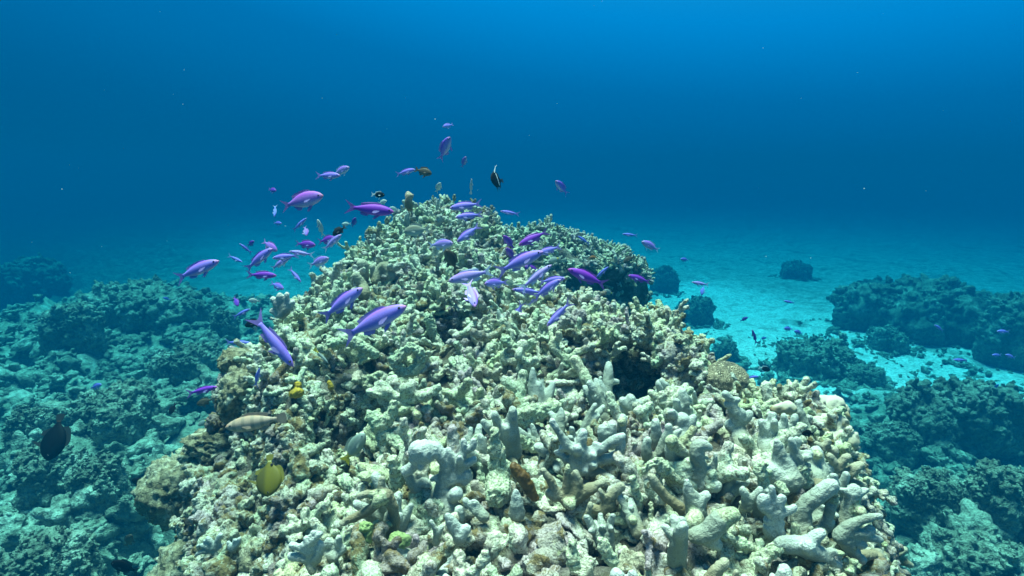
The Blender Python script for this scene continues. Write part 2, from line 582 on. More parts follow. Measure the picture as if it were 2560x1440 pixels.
# ------------------------------------------------------------------ dead coral prototypes
def branch_piece(rs, nb, L, r0):
    """a stubby branched fragment about the origin, growing along +z"""
    V, F = [], []
    main = [Vector((0, 0, -L * .35))]
    d = Vector((rs.uniform(-.3, .3), rs.uniform(-.3, .3), 1)).normalized()
    p = main[0].copy()
    pts = [(p.copy(), r0 * rs.uniform(.9, 1.2))]
    for k in range(3):
        d = (d + Vector((rs.uniform(-.45, .45), rs.uniform(-.45, .45), rs.uniform(-.1, .3)))).normalized()
        p = p + d * L * rs.uniform(.28, .42)
        pts.append((p.copy(), r0 * rs.uniform(.65, 1.0)))
    tube(V, F, pts)
    for k in range(nb):
        i = rs.choice([1, 1, 2, 2, 0])
        s = pts[i][0]
        a = rs.uniform(0, 6.283)
        dd = Vector((math.cos(a), math.sin(a), rs.uniform(-.1, .9))).normalized()
        l = L * rs.uniform(.35, .7)
        e1 = s + dd * l * .5
        dd = (dd + Vector((rs.uniform(-.4, .4), rs.uniform(-.4, .4), rs.uniform(0, .6)))).normalized()
        e2 = e1 + dd * l * .5
        tube(V, F, [(s, r0 * .9), (e1, r0 * rs.uniform(.65, .95)), (e2, r0 * rs.uniform(.5, .85))])
        if rs.random() < .4:
            dd2 = (dd + Vector((rs.uniform(-1, 1), rs.uniform(-1, 1), rs.uniform(-.3, .8)))).normalized()
            tube(V, F, [(e1, r0 * .8), (e1 + dd2 * l * .45, r0 * rs.uniform(.5, .7))])
    return V, F


def roughen(me, a1, s1, a2, s2, seed):
    V = verts_of(me); Nn = normals_of(me)
    dsp = a1 * fbm(V, s1, 3, seed) + a2 * fbm(V, s2, 2, seed + 3)
    V = V + Nn * dsp[:, None]
    me.vertices.foreach_set("co", V.astype(np.float32).ravel())
    me.update()
    return me


PROTOS = []
rs = random.Random(5)
for k in range(16):
    V, F = branch_piece(rs, rs.choice([1, 2, 2, 3, 3, 4]), rs.uniform(.060, .100), rs.uniform(.0082, .0122))
    me = remesh(V, F, .0031, 2)
    roughen(me, .0034, 55, .0024, 150, k)
    PROTOS.append((verts_of(me).copy(), faces_tri(me).copy()))
    bpy.data.meshes.remove(me)
CHUNKS = []
for k in range(10):          # crusted lumps and chips
    V, F = [], []
    for q in range(rs.choice([3, 4, 5, 6])):
        p = Vector((rs.uniform(-1, 1), rs.uniform(-1, 1), rs.uniform(-.5, .7))) * .022
        e = p + Vector((rs.uniform(-1, 1), rs.uniform(-1, 1), rs.uniform(-.2, 1))) * .018
        tube(V, F, [(p, rs.uniform(.011, .019)), (e, rs.uniform(.008, .014))], 9)
    me = remesh(V, F, .0031, 1)
    roughen(me, .0055, 55, .0042, 150, k + 40)
    CHUNKS.append((verts_of(me).copy(), faces_tri(me).copy()))
    bpy.data.meshes.remove(me)
LOW = []
for k in range(8):           # coarse lumps for the seabed
    V, F = [], []
    for q in range(rs.choice([3, 4, 5])):
        p = Vector((rs.uniform(-1, 1), rs.uniform(-1, 1), rs.uniform(-.5, .7))) * .03
        tube(V, F, [(p, rs.uniform(.014, .024)), (p + Vector((rs.uniform(-1, 1), rs.uniform(-1, 1), rs.uniform(-.2, 1))) * .03, rs.uniform(.008, .014))], 8)
    me = remesh(V, F, .0075, 0)
    roughen(me, .009, 40, .005, 110, k + 80)
    LOW.append((verts_of(me).copy(), faces_tri(me).copy()))
    bpy.data.meshes.remove(me)
PLATES = []
for k in range(4):           # thin encrusting plates
    V, F = [], []
    for q in range(7):
        a = q * .9 + rs.uniform(-.2, .2)
        e = Vector((math.cos(a), math.sin(a), rs.uniform(-.05, .15))) * rs.uniform(.025, .04)
        tube(V, F, [(Vector((0, 0, 0)), .009), (e, .006)], 8)
        tube(V, F, [(e, .006), (Vector((math.cos(a + .7), math.sin(a + .7), .08)) * .03, .006)], 8)
    me = remesh(V, F, .0036, 3)
    roughen(me, .005, 50, .002, 150, k + 60)
    PLATES.append((verts_of(me).copy(), faces_tri(me).copy()))
    bpy.data.meshes.remove(me)


def frame_from(n, spin):
    n = n.normalized()
    t = n.orthogonal().normalized()
    bt = n.cross(t)
    c, s = math.cos(spin), math.sin(spin)
    u = t * c + bt * s
    w = n.cross(u)
    return np.array([[u.x, w.x, n.x], [u.y, w.y, n.y], [u.z, w.z, n.z]])


class Pile:
    """many loose fragments gathered into one mesh"""
    def __init__(self): self.V, self.F, self.T, self.n = [], [], [], 0

    def add(self, proto, pos, M3, scale, tint):
        V, F = proto
        W = (V * np.asarray(scale)) @ M3.T + np.asarray(pos)
        self.V.append(W.astype(np.float32)); self.F.append(F + self.n)
        self.T.append(np.full(len(V), tint, np.float32))
        self.n += len(V)

    def mesh(self, name, mat):
        return mesh_np(name, np.vstack(self.V), np.vstack(self.F), mat, True, {"tint": np.concatenate(self.T)})


# ------------------------------------------------------------------ the mound
mound = bpy.data.objects.new("reef_mound", None)
mound.location = (0.1, 1.3, -2.6)
col.objects.link(mound)
tag(mound, "large pale reef mound heaped with dead finger coral, rising in the middle", "coral reef")
ny_, nx_ = XX.shape
idx = np.arange(nx_ * ny_).reshape(ny_, nx_)
MF = np.stack([idx[:-1, :-1].ravel(), idx[:-1, 1:].ravel(), idx[1:, 1:].ravel(), idx[1:, :-1].ravel()], 1)
MV = np.stack([XX.ravel(), YY.ravel(), ZZ.ravel()], 1)
me = mesh_np("mound_core", MV, MF, M_CORE)
MN = normals_of(me).copy()
flat = np.abs(MN[:, 2])
dsp = 0.016 * fbm(MV, 14, 4, 3) + 0.05 * (turb(MV, 5, 3, 8) - .6) * (1.15 - flat)
keep = (MV[:, 2] > -2.7)
MV2 = MV + MN * dsp[:, None]
me.vertices.foreach_set("co", MV2.astype(np.float32).ravel())
me.update()
MN = normals_of(me).copy()
me.transform(Matrix.Translation((-0.1, -1.3, 2.6)))
core = link("rock_core", me, mound)

# ------------------------------------------------------------------ coral colonies modelled finger by finger
COLONIES = []
STAND = 0.066                   # fingers start above the rubble


def colony(name, label, cat, segs, mat, voxel=.0021, rough=(.0018, 55, .0008, 200), lift=0.0, dead=(), group=None, tint=.35, smooth=2):
    """segs: list of polylines [(px, py, r_px[, cm towards camera])], first point of each line is the root end"""
    allp = [p for s in segs for p in s]
    bx = sum(p[0] for p in allp) / len(allp)
    low = max(p[1] for p in allp)
    d0 = dsurf(bx, low - 0.25 * (low - min(p[1] for p in allp))) or dsurf(bx, low) or 1.2
    d0 = d0 - STAND - lift
    bpy_ = low
    V, F, tips, deads, S3 = [], [], [], [], []
    for s in segs:
        P3 = []
        for p in s:
            d = d0 - 0.22 * max(0, (bpy_ - p[1])) * d0 / FPX * 0.9
            ds = dsurf(p[0], p[1])
            if ds is not None: d = min(d, ds - STAND * .75)
            d -= (p[3] / 100 if len(p) > 3 else 0)
            P3.append((at(p[0], p[1], d), p[2] * d / FPX * (1.10 if p[2] < 13 else .92) + .0004))
        tube(V, F, P3, 12, 3)
        if len(P3) > 1:
            (tips if (s[-1][0], s[-1][1]) not in dead else deads).append(P3[-1])
        S3.append(P3)
    zmin = min(p.z - r for s in S3 for p, r in s)
    zmax = max(p.z + r for s in S3 for p, r in s)
    me = remesh(V, F, voxel, smooth)
    roughen(me, rough[0], rough[1], rough[2], rough[3], len(V) * .01)
    W = verts_of(me).astype(np.float64)
    tip = np.zeros(len(W)); dd = np.zeros(len(W))
    for p, r in tips:
        dist = np.linalg.norm(W - np.array(p), axis=1)
        tip = np.maximum(tip, np.clip(1.0 - (dist - r * .9) / (r * 2.2 + .004), 0, 1) ** 1.3)
    for p, r in deads:
        dist = np.linalg.norm(W - np.array(p), axis=1)
        dd = np.maximum(dd, np.clip(1.35 - dist / (r * 2.0 + .004), 0, 1))
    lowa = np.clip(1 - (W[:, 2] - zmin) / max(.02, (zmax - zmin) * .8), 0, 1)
    org = W.mean(0); org[2] = zmin
    W -= org
    me2 = mesh_np(name, W, faces_tri(me), mat, True, {"tip": tip * .9, "low": lowa, "dead": dd, "tint": np.full(len(W), tint)})
    bpy.data.meshes.remove(me)
    o = link(name, me2, None, Vector(org))
    COLONIES.append(o)
    tag(o, label, cat, group)
    return o


FC = "finger_coral"
LIVE = [
 ("large pale blue-grey finger coral with a swollen knobbed head, left of the tall chalky spire", [
   [(1112, 1275, 40), (1108, 1245, 34), (1108, 1212, 20), (1116, 1180, 19), (1110, 1148, 18), (1085, 1122, 20)],
   [(1085, 1122, 20), (1062, 1128, 32, 1), (1045, 1125, 27, 1)], [(1060, 1135, 30, 1), (1042, 1145, 20, 1)],
   [(1060, 1140, 20, 1), (1052, 1168, 7, 2)], [(1048, 1150, 18), (1030, 1168, 12), (1015, 1178, 11)],
   [(1120, 1275, 30), (1128, 1250, 18, 1), (1141, 1233, 18, 3)],
   [(1110, 1205, 18), (1140, 1185, 20), (1150, 1150, 14), (1160, 1125, 10), (1158, 1102, 7)],
   [(1158, 1128, 10), (1180, 1118, 9), (1185, 1102, 7)], [(1145, 1165, 12), (1130, 1140, 9), (1119, 1126, 7)],
   [(1152, 1170, 11), (1175, 1155, 8), (1186, 1148, 7)], [(1140, 1180, 14), (1128, 1155, 8), (1123, 1142, 7)],
   [(1145, 1185, 14), (1150, 1160, 9, 1), (1149, 1144, 7, 2)], [(1120, 1200, 12), (1098, 1194, 7), (1080, 1198, 5)],
   [(1150, 1192, 18), (1170, 1185, 16), (1160, 1200, 15)]], M_WHITE, ()),
 ("small two-knuckled pale finger coral just left of the swollen blue-grey colony", [
   [(1040, 1222, 18), (1026, 1198, 14), (1010, 1174, 9)], [(1036, 1215, 15), (1058, 1205, 10), (1070, 1212, 9)]], M_LIVE, ()),
 ("cream antler coral with tapering arms drooping over the green round coral", [
   [(965, 1240, 20), (948, 1252, 12), (922, 1275, 11), (855, 1308, 6)],
   [(965, 1240, 20), (978, 1262, 15), (986, 1290, 13), (985, 1312, 12), (952, 1325, 6)],
   [(985, 1308, 12), (988, 1330, 9), (991, 1346, 7)], [(960, 1240, 18), (955, 1215, 9), (956, 1198, 6)],
   [(960, 1240, 16), (930, 1235, 9), (900, 1240, 7)], [(962, 1240, 17, 1), (944, 1252, 15, 1.5)]], M_TAN, ((944, 1252),)),
 ("white-tipped antler coral of forking stubs at the mound's lower left edge", [
   [(782, 1428, 8), (772, 1400, 13), (776, 1372, 13), (780, 1350, 11), (803, 1334, 7)],
   [(780, 1352, 11), (784, 1332, 7)], [(775, 1378, 12), (748, 1368, 8), (730, 1362, 8)], [(776, 1370, 10), (758, 1362, 8)],
   [(778, 1362, 10), (766, 1347, 7)], [(770, 1398, 12), (745, 1392, 9), (726, 1391, 8)], [(788, 1400, 12), (800, 1375, 9), (802, 1358, 7)]], M_WHITE, ()),
 ("small knobbly white-tipped coral beside the lower-left antler coral", [
   [(832, 1392, 12), (815, 1378, 9), (814, 1362, 8)], [(835, 1388, 12), (845, 1365, 9), (846, 1344, 7)],
   [(840, 1385, 11), (858, 1372, 9)], [(838, 1380, 10), (830, 1368, 8), (820, 1352, 7)]], M_LIVE, ()),
 ("smooth grey finger coral spreading low at the bottom edge left of centre", [
   [(1075, 1460, 18), (1052, 1430, 11), (1028, 1388, 7)], [(1060, 1440, 12), (1030, 1405, 9), (995, 1382, 6)],
   [(1055, 1455, 14), (1035, 1440, 9), (1018, 1428, 8)], [(1085, 1460, 16), (1105, 1440, 10), (1122, 1419, 7)],
   [(1075, 1465, 22), (1100, 1420, 30), (1110, 1400, 26)]], M_WHITE, ()),
 ("slender grey V-shaped finger coral in a dark gap under the swollen colony", [
   [(1090, 1356, 9), (1090, 1328, 7), (1078, 1305, 5)], [(1091, 1345, 8), (1105, 1318, 5)]], M_LIVE, ()),
 ("low horn of pale grey coral below the foot of the chalky spire", [
   [(1210, 1292, 16), (1188, 1272, 13), (1164, 1253, 8)], [(1205, 1285, 14), (1190, 1262, 8), (1186, 1254, 7)],
   [(1150, 1296, 12), (1148, 1276, 11)]], M_LIVE, ()),
 ("knuckle-shaped pale coral stump between the brown sponge and the chalky spire's base", [
   [(1292, 1285, 22), (1292, 1258, 18), (1290, 1230, 8)]], M_WHITE, ()),
 ("broad pale coral stump with one raised knob above the green encrusted rubble", [
   [(1150, 1340, 22), (1135, 1316, 18), (1118, 1290, 8)], [(1148, 1335, 22), (1165, 1322, 14)]], M_WHITE, ()),
 ("tan-grey coral knob arching over the amber brown sponge", [
   [(1250, 1152, 14), (1264, 1145, 16), (1274, 1125, 15), (1264, 1104, 6)], [(1266, 1145, 13), (1288, 1156, 6), (1290, 1162, 5)]], M_TAN, ()),
 ("pale blue finger coral with short down-turned fingers beside the many-armed colony", [
   [(1368, 1125, 22), (1378, 1108, 11), (1374, 1092, 8)], [(1366, 1125, 20), (1345, 1118, 10)],
   [(1368, 1128, 20), (1375, 1148, 15), (1390, 1162, 9), (1392, 1174, 6)], [(1362, 1128, 14), (1352, 1133, 6)], [(1372, 1140, 13), (1368, 1160, 7)]], M_WHITE, ()),
 ("many-armed pale blue finger coral with long forked arms reaching right, near the centre front", [
   [(1448, 1170, 24), (1446, 1135, 25), (1452, 1108, 16), (1458, 1082, 9)],
   [(1440, 1130, 16), (1412, 1104, 11), (1394, 1076, 8), (1380, 1054, 7)], [(1440, 1128, 14), (1418, 1118, 10), (1408, 1120, 9)],
   [(1445, 1130, 18), (1441, 1122, 9, 2.5)], [(1460, 1135, 18), (1500, 1122, 14), (1530, 1104, 12), (1556, 1090, 8)],
   [(1500, 1122, 10), (1490, 1112, 8)], [(1465, 1155, 20), (1500, 1152, 14), (1532, 1143, 12), (1548, 1130, 11), (1554, 1104, 9)],
   [(1535, 1143, 9), (1556, 1147, 6)], [(1520, 1146, 10), (1524, 1139, 6)], [(1455, 1160, 18), (1438, 1167, 6, 1)],
   [(1460, 1160, 18), (1462, 1177, 8, 1.5)], [(1475, 1160, 17), (1486, 1163, 8, 2)], [(1475, 1150, 16), (1484, 1138, 8, 1.5)],
   [(1462, 1178, 15), (1500, 1184, 12), (1530, 1200, 7)], [(1430, 1170, 11), (1414, 1148, 9), (1391, 1130, 6)]], M_WHITE, ()),
 ("crown-shaped grey coral with four spread fingers around a brown hollow, at the centre front", [
   [(1420, 1250, 20), (1395, 1232, 13), (1375, 1200, 9), (1357, 1176, 6)], [(1415, 1240, 14), (1416, 1200, 8), (1419, 1166, 5)],
   [(1432, 1248, 20), (1444, 1212, 12), (1440, 1182, 7)], [(1430, 1250, 20), (1455, 1234, 18), (1485, 1217, 12), (1508, 1206, 8)],
   [(1420, 1252, 20), (1428, 1262, 14, 2)], [(1385, 1240, 14), (1372, 1232, 10)]], M_TAN, ((1419, 1166), (1428, 1262))),
 ("shadowed grey coral fingers lying behind the crown-shaped coral", [
   [(1528, 1265, 14), (1530, 1240, 12), (1552, 1216, 10)], [(1480, 1272, 9), (1508, 1276, 14), (1512, 1252, 8), (1500, 1226, 5)]], M_TAN, ()),
 ("single long club-shaped grey coral finger leaning out of a dark pocket", [
   [(1700, 1272, 15), (1670, 1246, 13), (1642, 1215, 11), (1628, 1193, 9)]], M_TAN, ()),
 ("egg-shaped white coral stub with a rust-coloured split", [
   [(1590, 1310, 20), (1575, 1285, 19), (1572, 1278, 17)], [(1585, 1300, 18, 1), (1582, 1300, 11, 2.5)]], M_WHITE, ((1582, 1300),)),
 ("thin mustard coral spike with a white tip", [
   [(1465, 1300, 9), (1470, 1285, 7), (1476, 1262, 5)]], M_TAN, ()),
 ("lavender-grey U-shaped finger coral above the yellow dead fork", [
   [(1650, 1148, 14), (1618, 1142, 15), (1616, 1120, 13), (1619, 1100, 8)], [(1645, 1148, 14), (1655, 1120, 11), (1668, 1085, 9), (1672, 1068, 9)],
   [(1660, 1110, 9), (1690, 1085, 8), (1700, 1076, 6)]], M_LIVE, ()),
 ("thick grey coral post with an encrusted brown cap and a leaning dead rod", [
   [(1692, 1160, 28), (1686, 1130, 25), (1682, 1104, 19, 1)], [(1680, 1100, 14, 3), (1676, 1102, 14, 3.5)],
   [(1722, 1148, 9, 2), (1700, 1122, 12, 2), (1684, 1104, 14, 2)]], M_LIVE, ((1676, 1102), (1684, 1104))),
 ("rearing grey coral shaped like a bent neck with a small side spur", [
   [(1745, 1190, 24), (1748, 1155, 18), (1740, 1130, 20), (1752, 1112, 17), (1768, 1118, 11)],
   [(1750, 1182, 20), (1775, 1175, 11), (1786, 1160, 7), (1788, 1137, 5)], [(1745, 1195, 22), (1760, 1210, 20), (1790, 1215, 16)],
   [(1760, 1212, 20), (1762, 1200, 12)]], M_LIVE, ()),
 ("grey double-horned coral rising to a blunt pale point in the right foreground", [
   [(1742, 1290, 28), (1734, 1255, 24), (1722, 1228, 16), (1718, 1206, 8)], [(1742, 1265, 20), (1756, 1248, 14), (1766, 1238, 10)],
   [(1738, 1295, 22, 2), (1728, 1305, 20, 3)]], M_LIVE, ((1728, 1305),)),
 ("fat tube-shaped grey coral with an open encrusted end", [
   [(1735, 1340, 20), (1768, 1332, 28), (1800, 1302, 29), (1832, 1286, 19)], [(1770, 1345, 24), (1790, 1360, 18)]], M_LIVE, ((1832, 1286),)),
 ("broad grey coral mass with two thin blunt horns under the lobed coral", [
   [(1965, 1195, 45), (1958, 1165, 32), (1948, 1130, 17), (1942, 1106, 8)], [(1985, 1190, 35), (2000, 1162, 14), (1986, 1128, 10), (1980, 1102, 8)],
   [(1950, 1150, 18), (1966, 1150, 10)], [(1960, 1195, 40), (1925, 1180, 26)]], M_LIVE, ()),
 ("grey coral cluster of many short upright stubs on a fluted trunk", [
   [(1928, 1135, 34), (1925, 1100, 32), (1922, 1070, 20)], [(1920, 1085, 20), (1904, 1056, 9)], [(1925, 1080, 18), (1931, 1040, 10)],
   [(1935, 1085, 20), (1955, 1063, 10)], [(1940, 1080, 14), (1958, 1055, 8), (1960, 1040, 6)], [(1945, 1090, 16), (1978, 1068, 9), (1988, 1042, 7)],
   [(1950, 1095, 16), (1980, 1085, 10), (2004, 1066, 6)], [(1975, 1088, 10), (2003, 1086, 6)], [(1935, 1080, 12), (1935, 1055, 8, 1.5)]], M_LIVE, ()),
 ("tall lumpy tower of pale mauve-grey coral near the right skyline", [
   [(1858, 1120, 25), (1846, 1078, 21), (1842, 1046, 16), (1832, 1020, 12), (1826, 998, 9), (1813, 985, 8)],
   [(1832, 1012, 9), (1818, 1010, 8)], [(1832, 1000, 8), (1842, 1000, 7)], [(1845, 1060, 14), (1866, 1045, 11), (1872, 1034, 8)],
   [(1845, 1080, 16), (1822, 1062, 13)], [(1845, 1055, 12), (1852, 1030, 10)]], M_LIVE, ()),
 ("round-headed grey coral boss behind the bent-neck coral", [
   [(1706, 1092, 20), (1708, 1068, 24), (1704, 1050, 21)], [(1712, 1065, 20), (1728, 1052, 12), (1733, 1044, 7)]], M_LIVE, ()),
 ("hand-shaped grey coral with five stubby fingers below the dark cave", [
   [(1588, 1040, 16), (1582, 1022, 18), (1576, 996, 10)], [(1575, 1022, 14), (1556, 1002, 9)], [(1588, 1022, 14), (1596, 1008, 9)],
   [(1570, 1028, 13), (1540, 1025, 8)], [(1592, 1028, 14), (1608, 1026, 8)]], M_LIVE, ()),
 ("row of two stout grey coral stubs left of the holed post", [
   [(1508, 1108, 13), (1506, 1085, 12), (1505, 1072, 10)], [(1532, 1104, 13), (1531, 1082, 12), (1530, 1066, 10)], [(1508, 1112, 12), (1532, 1110, 12)]], M_LIVE, ()),
 ("grey coral post with a round worm hole in its face", [
   [(1556, 1100, 14), (1554, 1075, 13), (1556, 1045, 9)], [(1554, 1055, 9, 1), (1553, 1056, 6, 1.6)]], M_LIVE, ((1553, 1056),)),
 ("plain thumb-shaped grey coral leaning beside the U-shaped coral", [
   [(1636, 1112, 14), (1640, 1082, 14), (1640, 1056, 10)]], M_LIVE, ()),
 ("swelling grey coral with a dark slit in its crest near the right rim", [
   [(2035, 1200, 34), (2040, 1172, 30), (2036, 1148, 24), (2040, 1132, 18)], [(2050, 1180, 26), (2076, 1168, 12)],
   [(2040, 1135, 14, 1), (2048, 1138, 7, 2.2)]], M_LIVE, ((2048, 1138),)),
 ("tan fan of crooked coral fingers on the right rim under the lobed coral", [
   [(2085, 1200, 18), (2120, 1182, 15), (2150, 1162, 9)], [(2080, 1208, 20), (2120, 1206, 13), (2160, 1215, 8)],
   [(2090, 1195, 15), (2100, 1165, 10), (2118, 1142, 8)], [(2085, 1192, 14), (2085, 1160, 9), (2075, 1140, 8)], [(2040, 1215, 18), (2070, 1210, 20)]], M_TAN, ()),
 ("small tan forked coral tip standing on the skyline right of the lobed coral", [
   [(2052, 1128, 10), (2060, 1118, 9), (2070, 1104, 8)], [(2058, 1120, 8), (2042, 1110, 7)], [(2080, 1140, 12), (2082, 1126, 11)]], M_TAN, ()),
 ("long grey coral limb bending over a black hollow in the right foreground", [
   [(2010, 1345, 28), (2002, 1300, 28), (2012, 1268, 22), (2045, 1238, 22), (2078, 1216, 21)],
   [(2012, 1345, 24), (2050, 1325, 16), (2066, 1300, 13), (2078, 1272, 11), (2092, 1242, 7)], [(2055, 1325, 12), (2078, 1306, 9)]], M_LIVE, ((2092, 1242),)),
 ("two-pronged pink-footed grey coral beside the star-shaped colony", [
   [(1868, 1268, 13), (1866, 1248, 11), (1858, 1226, 8)], [(1868, 1258, 11), (1888, 1240, 8), (1901, 1224, 7)]], M_LIVE, ()),
 ("star-shaped pale blue coral with blunt rays in the right foreground", [
   [(1945, 1350, 22), (1940, 1310, 20), (1936, 1278, 20), (1932, 1250, 10), (1930, 1222, 7)], [(1940, 1275, 16), (1956, 1244, 9)],
   [(1930, 1278, 18), (1908, 1265, 15), (1908, 1246, 11)], [(1945, 1285, 16), (1968, 1278, 9), (1986, 1268, 7)],
   [(1938, 1300, 18), (1922, 1300, 14)], [(1935, 1340, 20), (1925, 1320, 18), (1948, 1308, 15)]], M_WHITE, ()),
 ("barrel-shaped grey coral on the right rim with a worm hole on top", [
   [(2108, 1310, 18), (2124, 1268, 20), (2134, 1236, 21), (2136, 1228, 19)], [(2135, 1235, 14), (2164, 1226, 7)], [(2122, 1232, 10), (2104, 1224, 6)],
   [(2150, 1275, 14, 1), (2155, 1280, 13, 2)]], M_LIVE, ((2155, 1280),)),
 ("sprawling smooth grey coral limb with knuckles along the bottom right", [
   [(1955, 1362, 22), (2000, 1364, 26), (2050, 1386, 24), (2075, 1402, 14), (2096, 1413, 8)], [(2010, 1365, 24), (2035, 1345, 18), (2052, 1332, 13)],
   [(2060, 1382, 14), (2084, 1380, 9), (2104, 1384, 6)], [(2020, 1375, 22), (2020, 1368, 16, 2)]], M_WHITE, ((2104, 1384),)),
 ("many-tipped grey coral spreading down the right flank", [
   [(2100, 1340, 22), (2130, 1332, 16), (2158, 1336, 11), (2182, 1325, 8)], [(2150, 1336, 11), (2180, 1345, 9), (2202, 1350, 6)],
   [(2110, 1345, 20), (2135, 1352, 13), (2156, 1362, 9)], [(2110, 1350, 20), (2130, 1378, 16), (2156, 1400, 9)], [(2160, 1335, 10), (2176, 1318, 7)],
   [(2100, 1335, 18), (2130, 1310, 13), (2175, 1295, 9), (2200, 1290, 6)]], M_LIVE, ()),
 ("low tan coral with small buds near the bottom right corner of the mound", [
   [(2195, 1395, 14), (2225, 1388, 13), (2250, 1400, 11), (2276, 1412, 6)], [(2235, 1390, 11), (2262, 1374, 6)], [(2215, 1392, 10), (2217, 1372, 6)],
   [(2160, 1390, 12), (2195, 1384, 11)]], M_TAN, ()),
 ("dull pink coral thumb standing in a dark gap below the star-shaped coral", [
   [(1992, 1352, 11), (1990, 1330, 11), (1986, 1314, 9)]], M_TAN, ((1986, 1314),)),
 ("olive-tan coral finger at the bottom edge right of centre", [
   [(1770, 1460, 18), (1790, 1430, 16), (1810, 1408, 13)], [(1835, 1460, 12), (1840, 1430, 7)]], M_TAN, ()),
 ("smooth white coral swelling cut off by the bottom edge at the centre", [
   [(1545, 1462, 26), (1543, 1442, 20)], [(1580, 1460, 18), (1582, 1434, 13)]], M_WHITE, ()),
 ("stout tan coral column pair on the mound's upper left shoulder", [
   [(908, 700, 14), (910, 684, 14), (906, 662, 16)]], M_TAN, ()),
 ("tan coral arch with two legs beside the stout column pair", [
   [(940, 702, 11), (948, 680, 11), (962, 664, 13), (976, 690, 12)], [(935, 695, 9), (932, 668, 7)]], M_TAN, ()),
 ("leaning tan coral club below the arch on the upper left shoulder", [
   [(910, 735, 17), (906, 715, 15), (890, 690, 9)]], M_TAN, ()),
 ("bushy white-tipped coral spray on the mound's left rim", [
   [(705, 785, 14), (690, 760, 8), (683, 748, 6)], [(708, 782, 12), (700, 752, 8), (700, 738, 6)], [(712, 780, 12), (715, 755, 8), (718, 736, 6)],
   [(708, 785, 12), (722, 768, 7), (732, 755, 6)], [(700, 785, 10), (682, 778, 6)], [(706, 785, 10), (692, 788, 6)]], M_WHITE, ()),
 ("lone pointed pale coral stub on the skyline above the left slope", [
   [(1023, 520, 8), (1022, 500, 8), (1021, 485, 6)], [(1022, 505, 6), (1030, 490, 5)]], M_TAN, ()),
 ("small white branching coral spray growing low on the shaded left flank", [
   [(545, 1382, 9), (530, 1362, 7), (520, 1345, 5)], [(540, 1378, 9), (545, 1350, 6), (552, 1338, 5)], [(535, 1378, 8), (508, 1378, 5), (492, 1386, 4)],
   [(540, 1375, 8), (505, 1362, 5), (494, 1366, 4)], [(545, 1375, 8), (558, 1372, 5), (560, 1362, 4)], [(532, 1365, 6), (512, 1352, 4)],
   [(545, 1382, 7), (540, 1400, 5), (542, 1410, 4)]], M_WHITE, ()),
 ("twiggy white coral sprig beside the low spray on the left flank", [
   [(580, 1375, 7), (572, 1358, 5)], [(582, 1372, 7), (596, 1358, 5), (598, 1348, 4)], [(580, 1370, 6), (588, 1350, 4)]], M_WHITE, ()),
]
for lab, segs, mat, dead in LIVE:
    colony(FC, lab, "coral", segs, mat, dead=dead, group="live finger corals growing on the mound")

